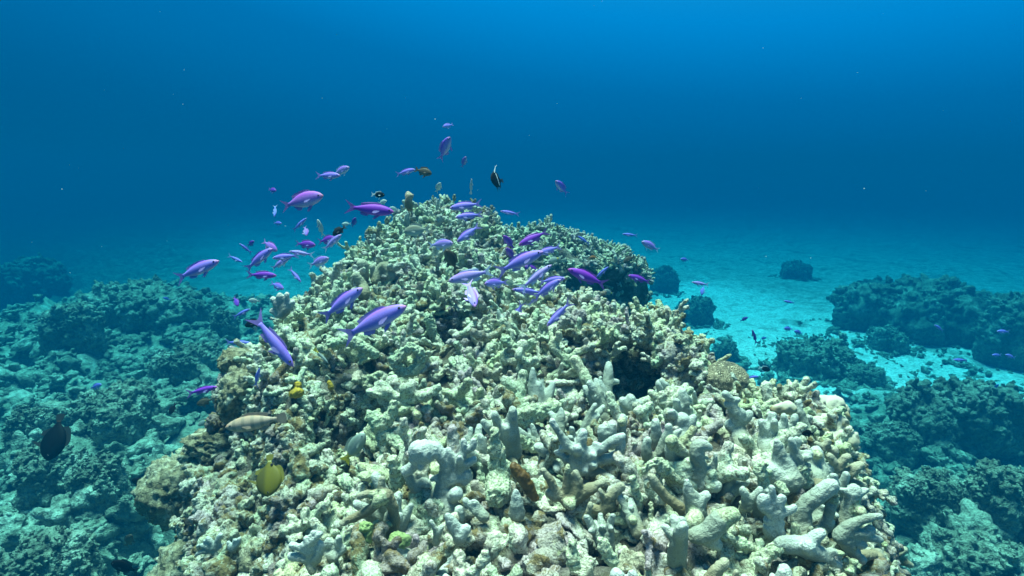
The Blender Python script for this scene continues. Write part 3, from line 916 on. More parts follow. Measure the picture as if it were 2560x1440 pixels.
DEADC = [
 ("tall chalky white coral spire speckled with dark pores, at the centre front",
  [[(1245, 1235, 32), (1246, 1185, 30), (1243, 1140, 23), (1238, 1100, 14), (1234, 1078, 9)], [(1240, 1150, 18), (1262, 1165, 12)]]),
 ("yellow-tipped dead coral fork bridging a dark pocket", [[(1692, 1196, 8), (1665, 1170, 9), (1640, 1152, 10), (1610, 1177, 7)], [(1645, 1155, 9), (1658, 1182, 8)]]),
 ("ribbed dead coral rod lying across the bottom right", [[(1885, 1412, 22), (1910, 1392, 19), (1950, 1362, 15), (1965, 1355, 13)]]),
 ("yellowish crusted dead coral rod pointing down-right below the open tube", [[(1800, 1330, 18), (1835, 1350, 16), (1870, 1366, 12), (1898, 1376, 7)]]),
 ("flat-topped crusted coral block beside the slit-crested coral", [[(1985, 1205, 20), (2000, 1185, 22), (1998, 1172, 18)], [(2010, 1205, 18), (2016, 1200, 12)]]),
 ("small ring-topped dead coral stub left of the flat-topped block", [[(1955, 1222, 16), (1948, 1212, 14)]]),
 ("dead coral pillar with a pierced cap behind the star-shaped coral", [[(1912, 1215, 13), (1900, 1180, 12), (1905, 1160, 11)], [(1905, 1185, 9), (1926, 1182, 6)]]),
 ("wedge-shaped mauve and white dead coral sticking out over the shaded left edge", [[(895, 1215, 12), (865, 1205, 20), (838, 1198, 9)], [(870, 1208, 16), (878, 1222, 7)]]),
 ("thick dead coral cross with a broad foot left of the drooping antler coral's peak", [[(965, 1130, 12), (955, 1085, 20), (940, 1050, 22), (925, 1040, 12)], [(955, 1065, 20), (978, 1035, 16), (982, 1008, 9)], [(960, 1080, 17), (1000, 1110, 15), (1015, 1125, 13)]]),
 ("dead coral stump split like a tooth below the lemon-tailed damselfish", [[(985, 1215, 14), (990, 1180, 17), (982, 1150, 15)], [(1000, 1205, 13), (1005, 1180, 12)]]),
 ("overhanging dead coral table with a dark underside right of the spire", [[(1280, 1050, 14), (1320, 1030, 18), (1370, 1022, 18), (1390, 1015, 12)], [(1275, 1060, 10), (1310, 1055, 14), (1350, 1040, 16)]]),
 ("long crusted dead coral branch slanting from the table towards the many-armed colony", [[(1255, 1060, 11), (1290, 1085, 15), (1315, 1108, 18), (1330, 1118, 15)]]),
 ("whitish dead coral arch over the dark hollow on the left half", [[(830, 860, 14), (870, 850, 15), (910, 870, 12), (935, 885, 12)], [(910, 870, 10), (905, 905, 8)]]),
 ("looped dead coral with a window through it, beside the dark hollow", [[(985, 905, 12), (1010, 880, 11), (1030, 868, 10), (1055, 890, 12), (1040, 925, 12)], [(985, 905, 12), (1005, 930, 11), (1040, 925, 12)]]),
 ("tall yellow-green dead coral post standing behind the hollow", [[(1100, 865, 9), (1085, 840, 11), (1072, 800, 11), (1068, 790, 9)]]),
 ("pale green crusted coral fork left of the dark cave", [[(1290, 890, 12), (1280, 865, 13), (1265, 850, 14)], [(1290, 885, 12), (1318, 872, 12), (1330, 855, 9)], [(1300, 895, 13), (1340, 910, 11)]]),
 ("pinkish dead coral pipe standing among rust sponge in the front centre", [[(1595, 1255, 11), (1588, 1225, 9), (1582, 1195, 7)]]),
 ("lavender dead coral knuckle at the bottom edge centre", [[(1530, 1400, 15), (1512, 1375, 17), (1505, 1355, 13)]]),
 ("crusted grey coral plug with a ringed top at the bottom centre", [[(1435, 1405, 18), (1430, 1380, 19), (1432, 1365, 14)]]),
]
for lab, segs in DEADC:
    colony("dead_coral", lab, "coral", segs, M_DEAD, rough=(.0045, 60, .0025, 170), group="larger dead coral pieces on the mound", tint=.3, smooth=2)

# sponges and round corals
M_AMBER = mat_plain("amber_sponge", (0.09, 0.045, 0.004), .55, .6, 60, .6, .004)
M_YEL = mat_plain("yellow_sponge", (0.28, 0.20, 0.004), .85, .5, 110, .9, .005)
M_GREEN = mat_plain("green_coral", (0.19, 0.27, 0.10), .85, .5, 70, .9, .006)
colony("sponge", "amber brown bottle-shaped sponge among white corals right of the chalky spire", "sponge",
       [[(1338, 1245, 9), (1318, 1212, 16), (1300, 1185, 19), (1284, 1165, 10)]], M_AMBER, rough=(.002, 50, .001, 200), smooth=3)
colony("sponge", "bright yellow two-lobed sponge on the left side of the mound", "sponge",
       [[(736, 984, 13), (740, 975, 11), (743, 964, 10)], [(736, 984, 12), (748, 982, 11)]], M_YEL, rough=(.002, 80, .001, 200), smooth=2)
colony("sponge", "tiny mustard sponge dab right of the two-lobed yellow sponge", "sponge",
       [[(828, 968, 7), (826, 962, 6)], [(822, 956, 4), (824, 960, 5)]], M_YEL, rough=(.002, 80, .001, 200), smooth=1)
colony("round_coral", "lime green rounded coral under the drooping antler coral", "coral",
       [[(998, 1356, 22), (996, 1350, 24)], [(1010, 1350, 18), (985, 1358, 15)]], M_GREEN, rough=(.004, 60, .002, 170), smooth=2)
colony("round_coral", "smaller green-crusted lump left of the lime green rounded coral", "coral",
       [[(920, 1345, 14), (925, 1335, 14)], [(910, 1318, 11), (925, 1315, 9)]], M_GREEN, rough=(.004, 60, .002, 170), smooth=2)


# ------------------------------------------------------------------ boulders and massive corals
def ico(sub):
    import bmesh
    bm = bmesh.new()
    bmesh.ops.create_icosphere(bm, subdivisions=sub, radius=1.0)
    V = np.array([v.co[:] for v in bm.verts], dtype=np.float64)
    F = np.array([[v.index for v in f.verts] for f in bm.faces], dtype=np.int32)
    bm.free()
    return V, F


ICO6 = ico(6)
ICO5 = ico(5)


def lump(name, label, cat, px, py, d, rx, ry, mat, rz=None, amp=.18, s=1.6, amp2=.06, s2=6, seed=0, group=None, ic=ICO5, tilt=0.0, sink=0.0, kind=None, turbs=.0):
    """irregular boulder centred on a photo pixel at depth d; rx, ry in photo pixels"""
    V, F = ic
    c = at(px, py, d)
    ax = rx * d / FPX; az = ry * d / FPX
    ay = (rz * d / FPX) if rz else (ax + az) / 2
    r = 1 + amp * fbm(V, s, 3, seed) + amp2 * fbm(V, s2, 3, seed + 1)
    if turbs: r = r + turbs * (turb(V, s2 * 1.6, 4, seed + 2) - .6)
    W = V * r[:, None] * np.array([ax, ay, az])
    if tilt:
        ct, st = math.cos(tilt), math.sin(tilt)
        W = W @ np.array([[ct, 0, st], [0, 1, 0], [-st, 0, ct]]).T
    zb = W[:, 2].min()
    W[:, 2] -= zb
    me = mesh_np(name, W, F, mat, True, {"tint": np.full(len(W), .4), "rocky": np.ones(len(W))})
    o = link(name, me, None, c + Vector((0, 0, zb - sink)))
    tag(o, label, cat, group, kind)
    return o



lump("crusted_boulder", "rounded brown crusted boulder bulging from the mound's lower left flank", "boulder", 450, 1225, 1.52, 92, 98, M_BOULD, seed=1, turbs=.10, tilt=.2)
lump("crusted_boulder", "knobbly brown boulder capping the mound's left edge above the pillar", "boulder", 592, 905, 1.50, 46, 36, M_BOULD, seed=2, turbs=.1)
lump("crusted_boulder", "tall crusted rock pillar below the capping boulder on the left", "boulder", 610, 985, 1.44, 62, 75, M_BOULD, seed=3, turbs=.12, amp=.25)
lump("crusted_boulder", "broad low crusted boulder at the bottom edge of the left flank", "boulder", 520, 1430, 1.36, 140, 90, M_BOULD, seed=4, turbs=.1)
lump("crusted_boulder", "shelf-like crusted rock tucked between the round boulder and the dark flank", "boulder", 590, 1250, 1.34, 105, 72, M_BOULD, seed=5, turbs=.12, tilt=-.25)
lump("crusted_boulder", "mossy green-grey boulder at the bottom left below the antler coral", "boulder", 670, 1420, 1.08, 70, 95, M_BOULD, seed=6, turbs=.1)
lump("crusted_boulder", "ragged dark rock below the banded rockcod", "boulder", 560, 1105, 1.45, 90, 45, M_BOULD, seed=7, turbs=.12, amp=.25)

# ------------------------------------------------------------------ dead coral rubble over the mound
MASKW, MASKH = 320, 200
zmask = np.full((MASKH, MASKW), 1e9)


def project(P):
    P = np.asarray(P, dtype=np.float64)
    d = P @ np.array(AX_F); return 1280 + FPX * P[:, 0] / d, 720 - FPX * (P @ np.array(AX_U)) / d, d


for o in COLONIES:
    px_, py_, dd_ = project(verts_of(o.data) + np.array(o.location))
    ii = np.clip((px_ / 8).astype(int), 0, MASKW - 1); jj = np.clip((py_ / 8).astype(int), 0, MASKH - 1)
    np.minimum.at(zmask, (jj, ii), dd_)
pile = Pile()
cell = GS * GS / np.maximum(0.18, np.abs(MN[:, 2]))
view = -(MV2 / np.linalg.norm(MV2, axis=1)[:, None])
facing = (MN * view).sum(1)
ok = keep & (MV2[:, 1] > 0.25) & (MV2[:, 2] > -1.25) & (MV2[:, 0] > -0.60 * (MV2[:, 1] + .14) - .3 * (MV2[:, 1] > 1.4)) & (facing > -0.25)
softm = (sstep(-0.12, -0.42, MV2[:, 0]) * sstep(1.75, 1.35, MV2[:, 1]) > .5) & ~poly_query(MV2[:, 0], MV2[:, 1])[0]
prob = np.where(ok, cell, 0) * np.where(softm, 0.45, 1.0) * np.where((MV2[:, 0] > -.05) & (MV2[:, 1] < 1.1), .6, 1.0)
for px, py, dd, r, h in DENTS:
    c = at(px, py, dd)
    prob = prob * (1 - .93 * np.exp(-((MV2[:, 0] - c.x) ** 2 + (MV2[:, 1] - c.y) ** 2) / (r * r) * 1.6))
prob = prob * np.clip(.55 + 1.9 * fbm(MV2, 8.0, 2, 71), .12, 1.6)
prob = prob / prob.sum()
rs = random.Random(21)
edge_d = poly_query(MV2[:, 0], MV2[:, 1])[1]
NP = 5600
ids = rng.choice(len(MV2), NP, p=prob)
for q, i in enumerate(ids):
    p = MV2[i] + rng.normal(0, .004, 3)
    n = Vector(MN[i])
    up = (n + Vector((rs.gauss(0, .55), rs.gauss(0, .55), rs.gauss(0.25, .4)))).normalized()
    crest = (p[0] > 0.28 and p[1] > 1.25)
    u = rs.random()
    tint = rs.random()
    if softm[i] or (crest and u < .75):
        proto = rs.choice(CHUNKS); s = rs.uniform(.6, 1.2); off = 0.0
    elif u < .10:
        proto = rs.choice(CHUNKS); s = rs.uniform(.7, 1.3); off = 0.004
    elif u < .24:
        proto = rs.choice(PLATES); s = rs.uniform(.7, 1.3); off = 0.025
    else:
        proto = rs.choice(PROTOS); s = rs.choice([rs.uniform(.5, .9), rs.uniform(.75, 1.3), rs.uniform(.9, 1.65)]); off = rs.uniform(-.006, .028)
        if rs.random() < .35: up = (up - n * up.dot(n) * .8).normalized()     # toppled fragments
    if p[1] < 0.95: s *= .92
    elif p[1] > 1.15: s *= .84
    tst = np.array([p + np.array(up) * .012, p + np.array(up) * .035, p + np.array(up) * .06, p + np.array(up) * .09])
    a_, b_, d_ = project(tst)
    if a_[0] < 392 and p[1] < 1.9: continue
    hid = False
    for k in range(4):
        i0, j0 = int(a_[k] / 8), int(b_[k] / 8)
        w_ = max(2, int(.020 * FPX / d_[k] / 8))
        if w_ <= i0 < MASKW - w_ and w_ <= j0 < MASKH - w_:
            zm = zmask[j0 - w_:j0 + w_ + 1, i0 - w_:i0 + w_ + 1].min()
            if d_[k] < zm + .010 and zm < 1e8 and zm - d_[k] < .35: hid = True
    if hid and rs.random() < .96: continue
    if (1495 < a_[1] < 1670 and 840 < b_[1] < 1000) or (1515 < a_[3] < 1650 and 850 < b_[3] < 975): continue      # the cave mouth stays open
    if edge_d[i] < .07: s = min(s, .95); off = min(off, .006)
    if softm[i]: tint = rs.uniform(.72, 1.08)  # brown flank crust, its shade partly painted into the tint
    if n.z < .45: proto = rs.choice(CHUNKS); s = rs.uniform(.5, .9); off = 0.0
    elif p[1] < 1.1 and p[0] > -.05: s *= .85; off = min(off, .012)
    sc3 = s * np.array([rs.uniform(.85, 1.2), rs.uniform(.85, 1.2), rs.uniform(.85, 1.15)])
    pos = p + np.array(n) * off - np.array(mound.location)
    pile.add(proto, pos, frame_from(up, rs.uniform(0, 6.28)), sc3, tint)
base_p = np.where(ok, cell, 0) * np.where(MV2[:, 1] < 1.0, 1.7, 1.0)
for px, py, dd, r, h in DENTS:
    c = at(px, py, dd)
    base_p = base_p * (1 - .8 * np.exp(-((MV2[:, 0] - c.x) ** 2 + (MV2[:, 1] - c.y) ** 2) / (r * r) * 1.6))
base_p = base_p / base_p.sum()
for i in rng.choice(len(MV2), 4000, p=base_p):
    p = MV2[i] + rng.normal(0, .003, 3)
    n = Vector(MN[i])
    a_, b_, d_ = project(p[None])
    if a_[0] < 385 and p[1] < 1.9: continue
    up = (n + Vector((rs.gauss(0, .5), rs.gauss(0, .5), rs.gauss(.1, .4)))).normalized()
    s = rs.uniform(.28, .75)
    tb = rs.uniform(.78, 1.1)  # turf brown, with the dark of the gaps put into the tint
    if p[1] < .98:
        s *= 1.2; tb = rs.uniform(.5, 1.05)
    pile.add(rs.choice(LOW), p - np.array(mound.location) - np.array(n) * .004, frame_from(up, rs.uniform(0, 6.28)), s * np.array([1, 1, rs.uniform(.8, 1.3)]), tb)
class LivePile(Pile):
    def __init__(self):
        super().__init__(); self.tip, self.lo = [], []

    def grow(self, proto, pos, M3, scale):
        self.add((proto[0], proto[1]), pos, M3, scale, .4)
        self.tip.append(proto[2]); self.lo.append(proto[3])

    def live_mesh(self, name, mat):
        return mesh_np(name, np.vstack(self.V), np.vstack(self.F), mat, True, {"tint": np.concatenate(self.T), "tip": np.concatenate(self.tip),
                       "low": np.concatenate(self.lo), "dead": np.zeros(self.n, np.float32)})


LIVEP = []
rl = random.Random(99)
for k in range(9):           # short smooth live fingers
    V, F, tips = [], [], []
    for q in range(rl.choice([1, 2, 3, 3, 4])):
        a = rl.uniform(0, 6.283)
        d1 = Vector((math.cos(a) * .7, math.sin(a) * .7, 1)).normalized() if q else Vector((0, 0, 1))
        l = rl.uniform(.030, .055); r = rl.uniform(.0068, .0098)
        d2 = (d1 + Vector((rl.uniform(-.4, .4), rl.uniform(-.4, .4), .4))).normalized()
        p1 = d1 * l * .55; p2 = p1 + d2 * l * .6
        tube(V, F, [(Vector((0, 0, -.03)), .014), (p1, r), (p2, r * rl.uniform(.55, .8))], 10)
        tips.append((p2, r * .7))
        if rl.random() < .5:
            p3 = p1 + (d1.orthogonal() + d1 * rl.uniform(.3, 1)).normalized() * l * .4
            tube(V, F, [(p1, r * .8), (p3, r * .5)], 10); tips.append((p3, r * .5))
    me = remesh(V, F, .0024, 2)
    roughen(me, .0018, 55, .0008, 180, k + 120)
    W = verts_of(me).copy()
    tp = np.zeros(len(W), np.float32)
    for p, r in tips: tp = np.maximum(tp, np.clip(1 - (np.linalg.norm(W - np.array(p), axis=1) - r) / (r * 2.2), 0, 1))
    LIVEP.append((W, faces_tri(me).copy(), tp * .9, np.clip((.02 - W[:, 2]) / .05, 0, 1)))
    bpy.data.meshes.remove(me)
lp = LivePile()
lw = np.where(ok & (edge_d > .03), cell, 0) * np.where((MV2[:, 0] > -.25) & (MV2[:, 1] < 1.15) & (MV2[:, 0] > -.25 + (MV2[:, 1] - .75) * .8), 1.0, .03)
lw = lw * np.clip(.4 + 2.2 * fbm(MV2, 6.0, 2, 55), 0, 2)
lw = lw / lw.sum()
for i in rng.choice(len(MV2), 230, p=lw):
    n = Vector(MN[i])
    p = MV2[i] + np.array(n) * rl.uniform(.012, .034)
    up = (n + Vector((rl.gauss(0, .4), rl.gauss(0, .4), .5))).normalized()
    a_, b_, d_ = project(np.array([p + np.array(up) * .02, p + np.array(up) * .05]))
    hid = False
    for k in range(2):
        i0, j0 = int(a_[k] / 8), int(b_[k] / 8)
        if 2 <= i0 < MASKW - 2 and 2 <= j0 < MASKH - 2:
            zm = zmask[j0 - 2:j0 + 3, i0 - 2:i0 + 3].min()
            if zm < 1e8 and d_[k] < zm + .01: hid = True
    if hid or n.z < .4 or softm[i]: continue
    lp.grow(rl.choice(LIVEP), p - np.array(mound.location), frame_from(up, rl.uniform(0, 6.28)), rl.uniform(.7, 1.35) * np.array([1, 1, rl.uniform(.85, 1.3)]))
o = link("live_coral_stubs", lp.live_mesh("live_coral_stubs", M_LIVE), mound)
o["kind"] = "stuff"
rub = link("dead_coral_rubble", pile.mesh("dead_coral_rubble", M_DEAD), mound)
rub["kind"] = "stuff"



def crag(label, blobs, seed):
    """rock shoulder of fused lumps, crusted with coral chips"""
    V, F = [], []
    V0, F0 = ico(2)
    for px, py, d, rx, ry in blobs:
        c = at(px, py, d)
        b0 = len(V)
        for v in V0: V.append(c + Vector((v[0] * rx * d / FPX, v[1] * (rx + ry) * .5 * d / FPX, v[2] * ry * d / FPX)))
        F += [tuple(int(i) + b0 for i in f) for f in F0]
    me = remesh(V, F, .0065, 1)
    roughen(me, .020, 16, .010, 45, seed)
    roughen(me, .006, 100, .003, 180, seed + 2)
    W = verts_of(me).astype(np.float64)
    nn = normals_of(me).copy()
    org = W.mean(0); org[2] = W[:, 2].min()
    root = bpy.data.objects.new("rock_ledge", None)
    root.location = org
    col.objects.link(root)
    tag(root, label, "rock")
    link("rock", mesh_np("rock", W - org, faces_tri(me), M_DEAD, True, {"tint": np.full(len(W), .8)}), root)
    bpy.data.meshes.remove(me)
    pl = Pile()
    rr = random.Random(seed)
    for i in rng.choice(np.where(nn[:, 2] > -.15)[0], 260):
        up = (Vector(nn[i]) + Vector((rr.gauss(0, .5), rr.gauss(0, .5), rr.gauss(.2, .4)))).normalized()
        pl.add(rr.choice(CHUNKS + PROTOS[:4]), W[i] - org, frame_from(up, rr.uniform(0, 6.28)), rr.uniform(.4, .85), rr.uniform(.2, 1))
    o = link("dead_coral_rubble", pl.mesh("crag_rubble", M_DEAD), root)
    o["kind"] = "stuff"


crag("rugged rock shoulder arching over the dark cave on the right crest",
     [(1590, 832, 1.46, 75, 26), (1660, 848, 1.45, 70, 34), (1640, 808, 1.54, 50, 26), (1535, 838, 1.48, 55, 28), (1480, 850, 1.46, 50, 36), (1478, 900, 1.42, 34, 50),
      (1715, 900, 1.42, 46, 44), (1712, 950, 1.38, 50, 50), (1685, 905, 1.40, 34, 60), (1690, 985, 1.34, 46, 30), (1590, 870, 1.62, 120, 60), (1745, 940, 1.40, 40, 40)], 12)

M_BRAIN, nt, b = new_mat("brain_coral")
co = coords(nt)
w = N(nt, "ShaderNodeTexNoise")
w.inputs["Scale"].default_value = 55
w.inputs["Detail"].default_value = 1
w.inputs["Distortion"].default_value = 1.2
nt.links.new(co, w.inputs["Vector"])
ridge = math_n(nt, 'ABSOLUTE', math_n(nt, 'SINE', math_n(nt, 'MULTIPLY', w.outputs["Fac"], 42)))
nt.links.new(ramp_n(nt, ridge, [(0.1, (0.131, 0.098, 0.041)), (0.8, (0.426, 0.377, 0.246))]), b.inputs["Base Color"])
b.inputs["Roughness"].default_value = .85
bump_n(nt, b, ridge, 1.0, .008)
lump("brain_coral", "domed tan brain coral with winding ridges on the right crest", "coral", 1812, 955, 1.34, 58, 50, M_BRAIN, seed=8, amp=.08, amp2=.02)

M_LOBE, nt, b = new_mat("lobed_coral")
co = coords(nt)
n1 = noise_n(nt, co, 30, 4, .6)
n2 = noise_n(nt, co, 14, 3, .5)
c = mix_n(nt, ramp_n(nt, n2, [(0.4, 0.0), (0.6, 1.0)]), (0.246, 0.197, 0.098), (0.344, 0.328, 0.230))
geo = N(nt, "ShaderNodeAttribute", attribute_name="tip")
c = mix_n(nt, ramp_n(nt, math_n(nt, 'ADD', geo.outputs["Fac"], math_n(nt, 'MULTIPLY', math_n(nt, 'SUBTRACT', n1, .5), .5)), [(0.45, 0.0), (0.75, 1.0)]), c, (0.377, 0.361, 0.279))
nt.links.new(c, b.inputs["Base Color"])
b.inputs["Roughness"].default_value = .85
bump_n(nt, b, n1, .7, .006)


def lobed(name, label, blobs):
    V, F, cs = [], [], []
    for px, py, d, rx, ry in blobs:
        c = at(px, py, d); r = ry * d / FPX
        hw = max(0, rx - ry) * d / FPX
        if hw > 1e-4: tube(V, F, [(c - AX_R * hw, r), (c, r * 1.05), (c + AX_R * hw, r)], 14)
        else: tube(V, F, [(c - Vector((0, 0, r * .3)), r), (c, r)], 14)
        cs.append((c, r, hw))
    me = remesh(V, F, .0045, 3)
    roughen(me, .006, 30, .003, 90, 5)
    W = verts_of(me).astype(np.float64)
    top = np.zeros(len(W))
    for c, r, hw in cs:
        q = W - np.array(c); q[:, 0] = np.sign(q[:, 0]) * np.maximum(0, np.abs(q[:, 0]) - hw)
        near = np.linalg.norm(q, axis=1) < r * 1.35
        top = np.maximum(top, np.where(near, np.clip(q[:, 2] / r * .8 + .25, 0, 1), 0))
    org = W.mean(0); org[2] = W[:, 2].min()
    me2 = mesh_np(name, W - org, faces_tri(me), M_LOBE, True, {"tip": top})
    bpy.data.meshes.remove(me)
    return tag(link(name, me2, None, Vector(org)), label, "coral")


lobed("lobed_coral", "brown lobed coral with pale rounded caps on the right rim of the mound",
      [(1960, 1020, 1.18, 45, 20), (2075, 1018, 1.17, 42, 26), (2040, 1065, 1.13, 60, 26), (2096, 1058, 1.12, 26, 24), (2122, 1098, 1.08, 26, 25),
       (2080, 1110, 1.10, 50, 34), (2090, 1035, 1.2, 36, 24)])
lobed("lobed_coral", "sausage-shaped cream coral lobe lying in front of the brown lobed coral", [(1955, 1020, 1.05, 34, 15)])

# ------------------------------------------------------------------ second mound behind
back = bpy.data.objects.new("reef_mound", None)
bc = at(1408, 650, 3.25)
back.location = (bc.x, bc.y, -2.6)
col.objects.link(back)
tag(back, "dark shadowed reef mound with a hollow face, behind the pale mound's right shoulder", "coral reef")
nu, nv = 150, 120
uu = np.linspace(0, 2 * math.pi, nu, endpoint=False)
tt = np.linspace(0, 1, nv)
HV = []
ztop = 2.6 - 0.345
for t in tt:
    # from the base up the side to the top centre
    if t < .62:
        z = ztop * (t / .62) * .93
        rad = .33 + .12 * (1 - t / .62) + .15 * sstep(.40, .60, np.array(t))
    else:
        k = (t - .62) / .38
        z = ztop * .93 + ztop * .07 * math.sin(k * math.pi / 2)
        rad = .48 * math.cos(k * math.pi / 2)
    for a in uu:
        HV.append((rad * math.cos(a) * 1.0, rad * math.sin(a) * .8, z))
HV = np.array(HV)
# the top slopes down towards the right, like the skyline in the photo
HV[:, 2] -= np.where(HV[:, 2] > 1.6, (HV[:, 0] + .05) * .16, 0)
idx = np.arange(nu * nv).reshape(nv, nu)
HF = np.stack([idx[:-1].ravel(), np.roll(idx, -1, 1)[:-1].ravel(), np.roll(idx, -1, 1)[1:].ravel(), idx[1:].ravel()], 1)
me = mesh_np("back_core", HV, HF, M_CORE)
hn = normals_of(me).copy()
HV = HV + hn * (0.05 * fbm(HV, 5, 4, 9) + .04 * (turb(HV, 9, 3, 4) - .6))[:, None]
me.vertices.foreach_set("co", HV.astype(np.float32).ravel()); me.update()
hn = normals_of(me).copy()
link("rock_core", me, back)
pile = Pile()
cand = np.where(HV[:, 2] > 1.35)[0]
for i in rng.choice(cand, 900):
    n = Vector(hn[i])
    top = HV[i, 2] > 1.98
    if not top and rs.random() < .45: continue
    proto = rs.choice(CHUNKS + PROTOS) if top else rs.choice(CHUNKS)
    up = (n + Vector((rs.gauss(0, .5), rs.gauss(0, .5), rs.gauss(.2, .4)))).normalized()
    pile.add(proto, HV[i] + hn[i] * .005, frame_from(up, rs.uniform(0, 6.28)), rs.uniform(.6, 1.05), rs.random() * .5 + .4)
o = link("dead_coral_rubble", pile.mesh("back_rubble", M_DEAD), back)
o["kind"] = "stuff"


# ------------------------------------------------------------------ reef outcrops on the seabed
OUT = [
 ("broad hazy reef outcrop far off on the right", 2330, 760, 9.5, 210, 85, M_REEFD),
 ("dim reef outcrop at the right edge behind the broad hazy one", 2540, 800, 8.5, 120, 120, M_REEFD),
 ("low hazy reef hump left of the broad hazy outcrop", 2190, 720, 11.0, 60, 40, M_REEFD),
 ("small dim boulder far out on the right sand", 1990, 668, 13.0, 42, 26, M_REEFD),
 ("dark reef bank on the sand near the right edge", 2420, 1010, 5.2, 175, 85, M_REEFD),
 ("squat reef patch in the middle of the right sand", 2060, 885, 6.4, 115, 58, M_REEF),
 ("round boulder at the foot of the squat reef patch", 2150, 925, 6.1, 60, 36, M_REEF),
 ("flat pale-topped rock lying on the bright sand", 1975, 968, 5.9, 62, 26, M_REEF),
 ("square-shouldered block on the sand right of the dark mound", 1752, 765, 7.4, 52, 42, M_REEFD),
 ("upright hazy rock close to the dark mound's right side", 1662, 690, 8.5, 34, 48, M_REEFD),
 ("small rock half hidden behind the mound's right crest", 1815, 870, 6.2, 40, 32, M_REEF),
 ("low rock half buried in sand below the right hump", 2225, 835, 7.0, 60, 34, M_REEF),
 ("bushy coral hummock at the near right seabed", 2260, 1085, 4.1, 95, 40, M_REEF),
 ("rounded coral boulder at the right edge of the near seabed", 2480, 1200, 3.6, 110, 75, M_REEF),
 ("weedy rock slope at the bottom right corner", 2420, 1400, 2.9, 170, 110, M_REEF),
 ("dome of dark coral beside the mound's right foot", 2330, 1210, 3.7, 90, 60, M_REEF),
 ("long reef ledge topping the left slope", 330, 745, 7.2, 160, 45, M_REEF),
 ("shadowed rock step at the left end of the reef ledge", 185, 800, 6.6, 70, 60, M_REEF),
 ("undercut coral ledge with a black hollow left of the mound", 480, 890, 4.6, 90, 34, M_REEF),
 ("large lumpy boulder at the lower left, below the brown triggerfish", 130, 1160, 3.4, 120, 65, M_REEF),
 ("long crusted rock rising right of the brown triggerfish", 300, 1010, 4.0, 120, 60, M_REEF),
 ("pale domed rock at the left edge", 60, 1060, 3.9, 75, 50, M_REEF),
 ("rubble-crusted boulder at the bottom left corner", 120, 1390, 2.7, 130, 70, M_REEF),
 ("dark hump in the left haze beyond the reef ledge", 90, 690, 11.0, 120, 55, M_REEFD),
 ("rough boulder below the pale domed rock, near the hollow", 260, 1180, 3.3, 80, 60, M_REEF),
 ("small knob coral on the left slope under the swimming trio", 560, 800, 5.0, 50, 30, M_REEF),
]


SKIRTS = []


def outcrop(name, label, cat, px, py, d, rx, ry, mat, seed, group):
    """a craggy mass of overlapping lumps with its foot sunk into the seabed"""
    rr = random.Random(seed * 13 + 1)
    dd = 1.5
    while dd < 26:           # where the sight line of its foot meets the seabed
        q = at(px, py + ry * .8, dd)
        if q.z <= float(terrain_z(np.array(q.x), np.array(q.y))[0]) + .05: break
        dd += .05
    d = dd
    c = at(px, py, d)
    ax, az = rx * d / FPX, ry * d / FPX * (.60 if px > 1600 else .9)
    ay = (ax + az) * .55
    V0, F0 = ico(2)
    zg = float(terrain_z(np.array(c.x), np.array(c.y))[0]) - .25
    foot = max(az * .6, c.z - zg)
    V, F = [], []
    for q in range(11):
        a, t = rr.uniform(0, 6.283), rr.uniform(0, .8) if q else 0
        cx, cy = ax * t * math.cos(a), ay * t * math.sin(a)
        hh = az * (1 - .75 * t * t) * rr.uniform(.75, 1.05)
        w = ax * rr.uniform(.26, .42) if q else ax * .55
        r3 = np.array([w, w * .9, (hh + foot) / 2 * 1.02])
        b0 = len(V)
        for v in V0 * r3 + np.array([cx, cy, hh - r3[2]]): V.append(Vector(v))
        F += [tuple(int(i) + b0 for i in f) for f in F0]
    size = max(ax, az)
    me = remesh(V, F, size / 34, 2)
    roughen(me, size * .11, 2.6 / size, size * .05, 8 / size, seed)
    roughen(me, size * .030, 18 / size, size * .016, 40 / size, seed + 5)
    W = verts_of(me).astype(np.float64)
    zb = W[:, 2].min(); W[:, 2] -= zb
    nn = normals_of(me).copy()
    me2 = mesh_np(name, W, faces_tri(me), mat)
    bpy.data.meshes.remove(me)
    o = tag(link(name, me2, None, c + Vector((0, 0, zb))), label, cat, group)
    pl = Pile()
    top = np.where((W[:, 2] > W[:, 2].max() - az * 1.7) & (nn[:, 2] > -.1))[0]
    for i in rng.choice(top, 150):
        up = (Vector(nn[i]) + Vector((rr.gauss(0, .6), rr.gauss(0, .6), .3))).normalized()
        pl.add(rr.choice(LOW), W[i], frame_from(up, rr.uniform(0, 6.28)), size * rr.uniform(1.0, 2.4) * np.array([1, 1, rr.uniform(.8, 1.7)]), 0)
    g = link("coral_growth", pl.mesh("coral_growth", mat), o)
    g["kind"] = "stuff"
    SKIRTS.append((c.x, c.y, ax, ay))
    return o


for k, (lab, px, py, d, rx, ry, mt) in enumerate(OUT):
    outcrop("reef_rock", lab, "reef rock", px, py, d, rx, ry, mt, 20 + k, "reef rocks standing on the seabed")

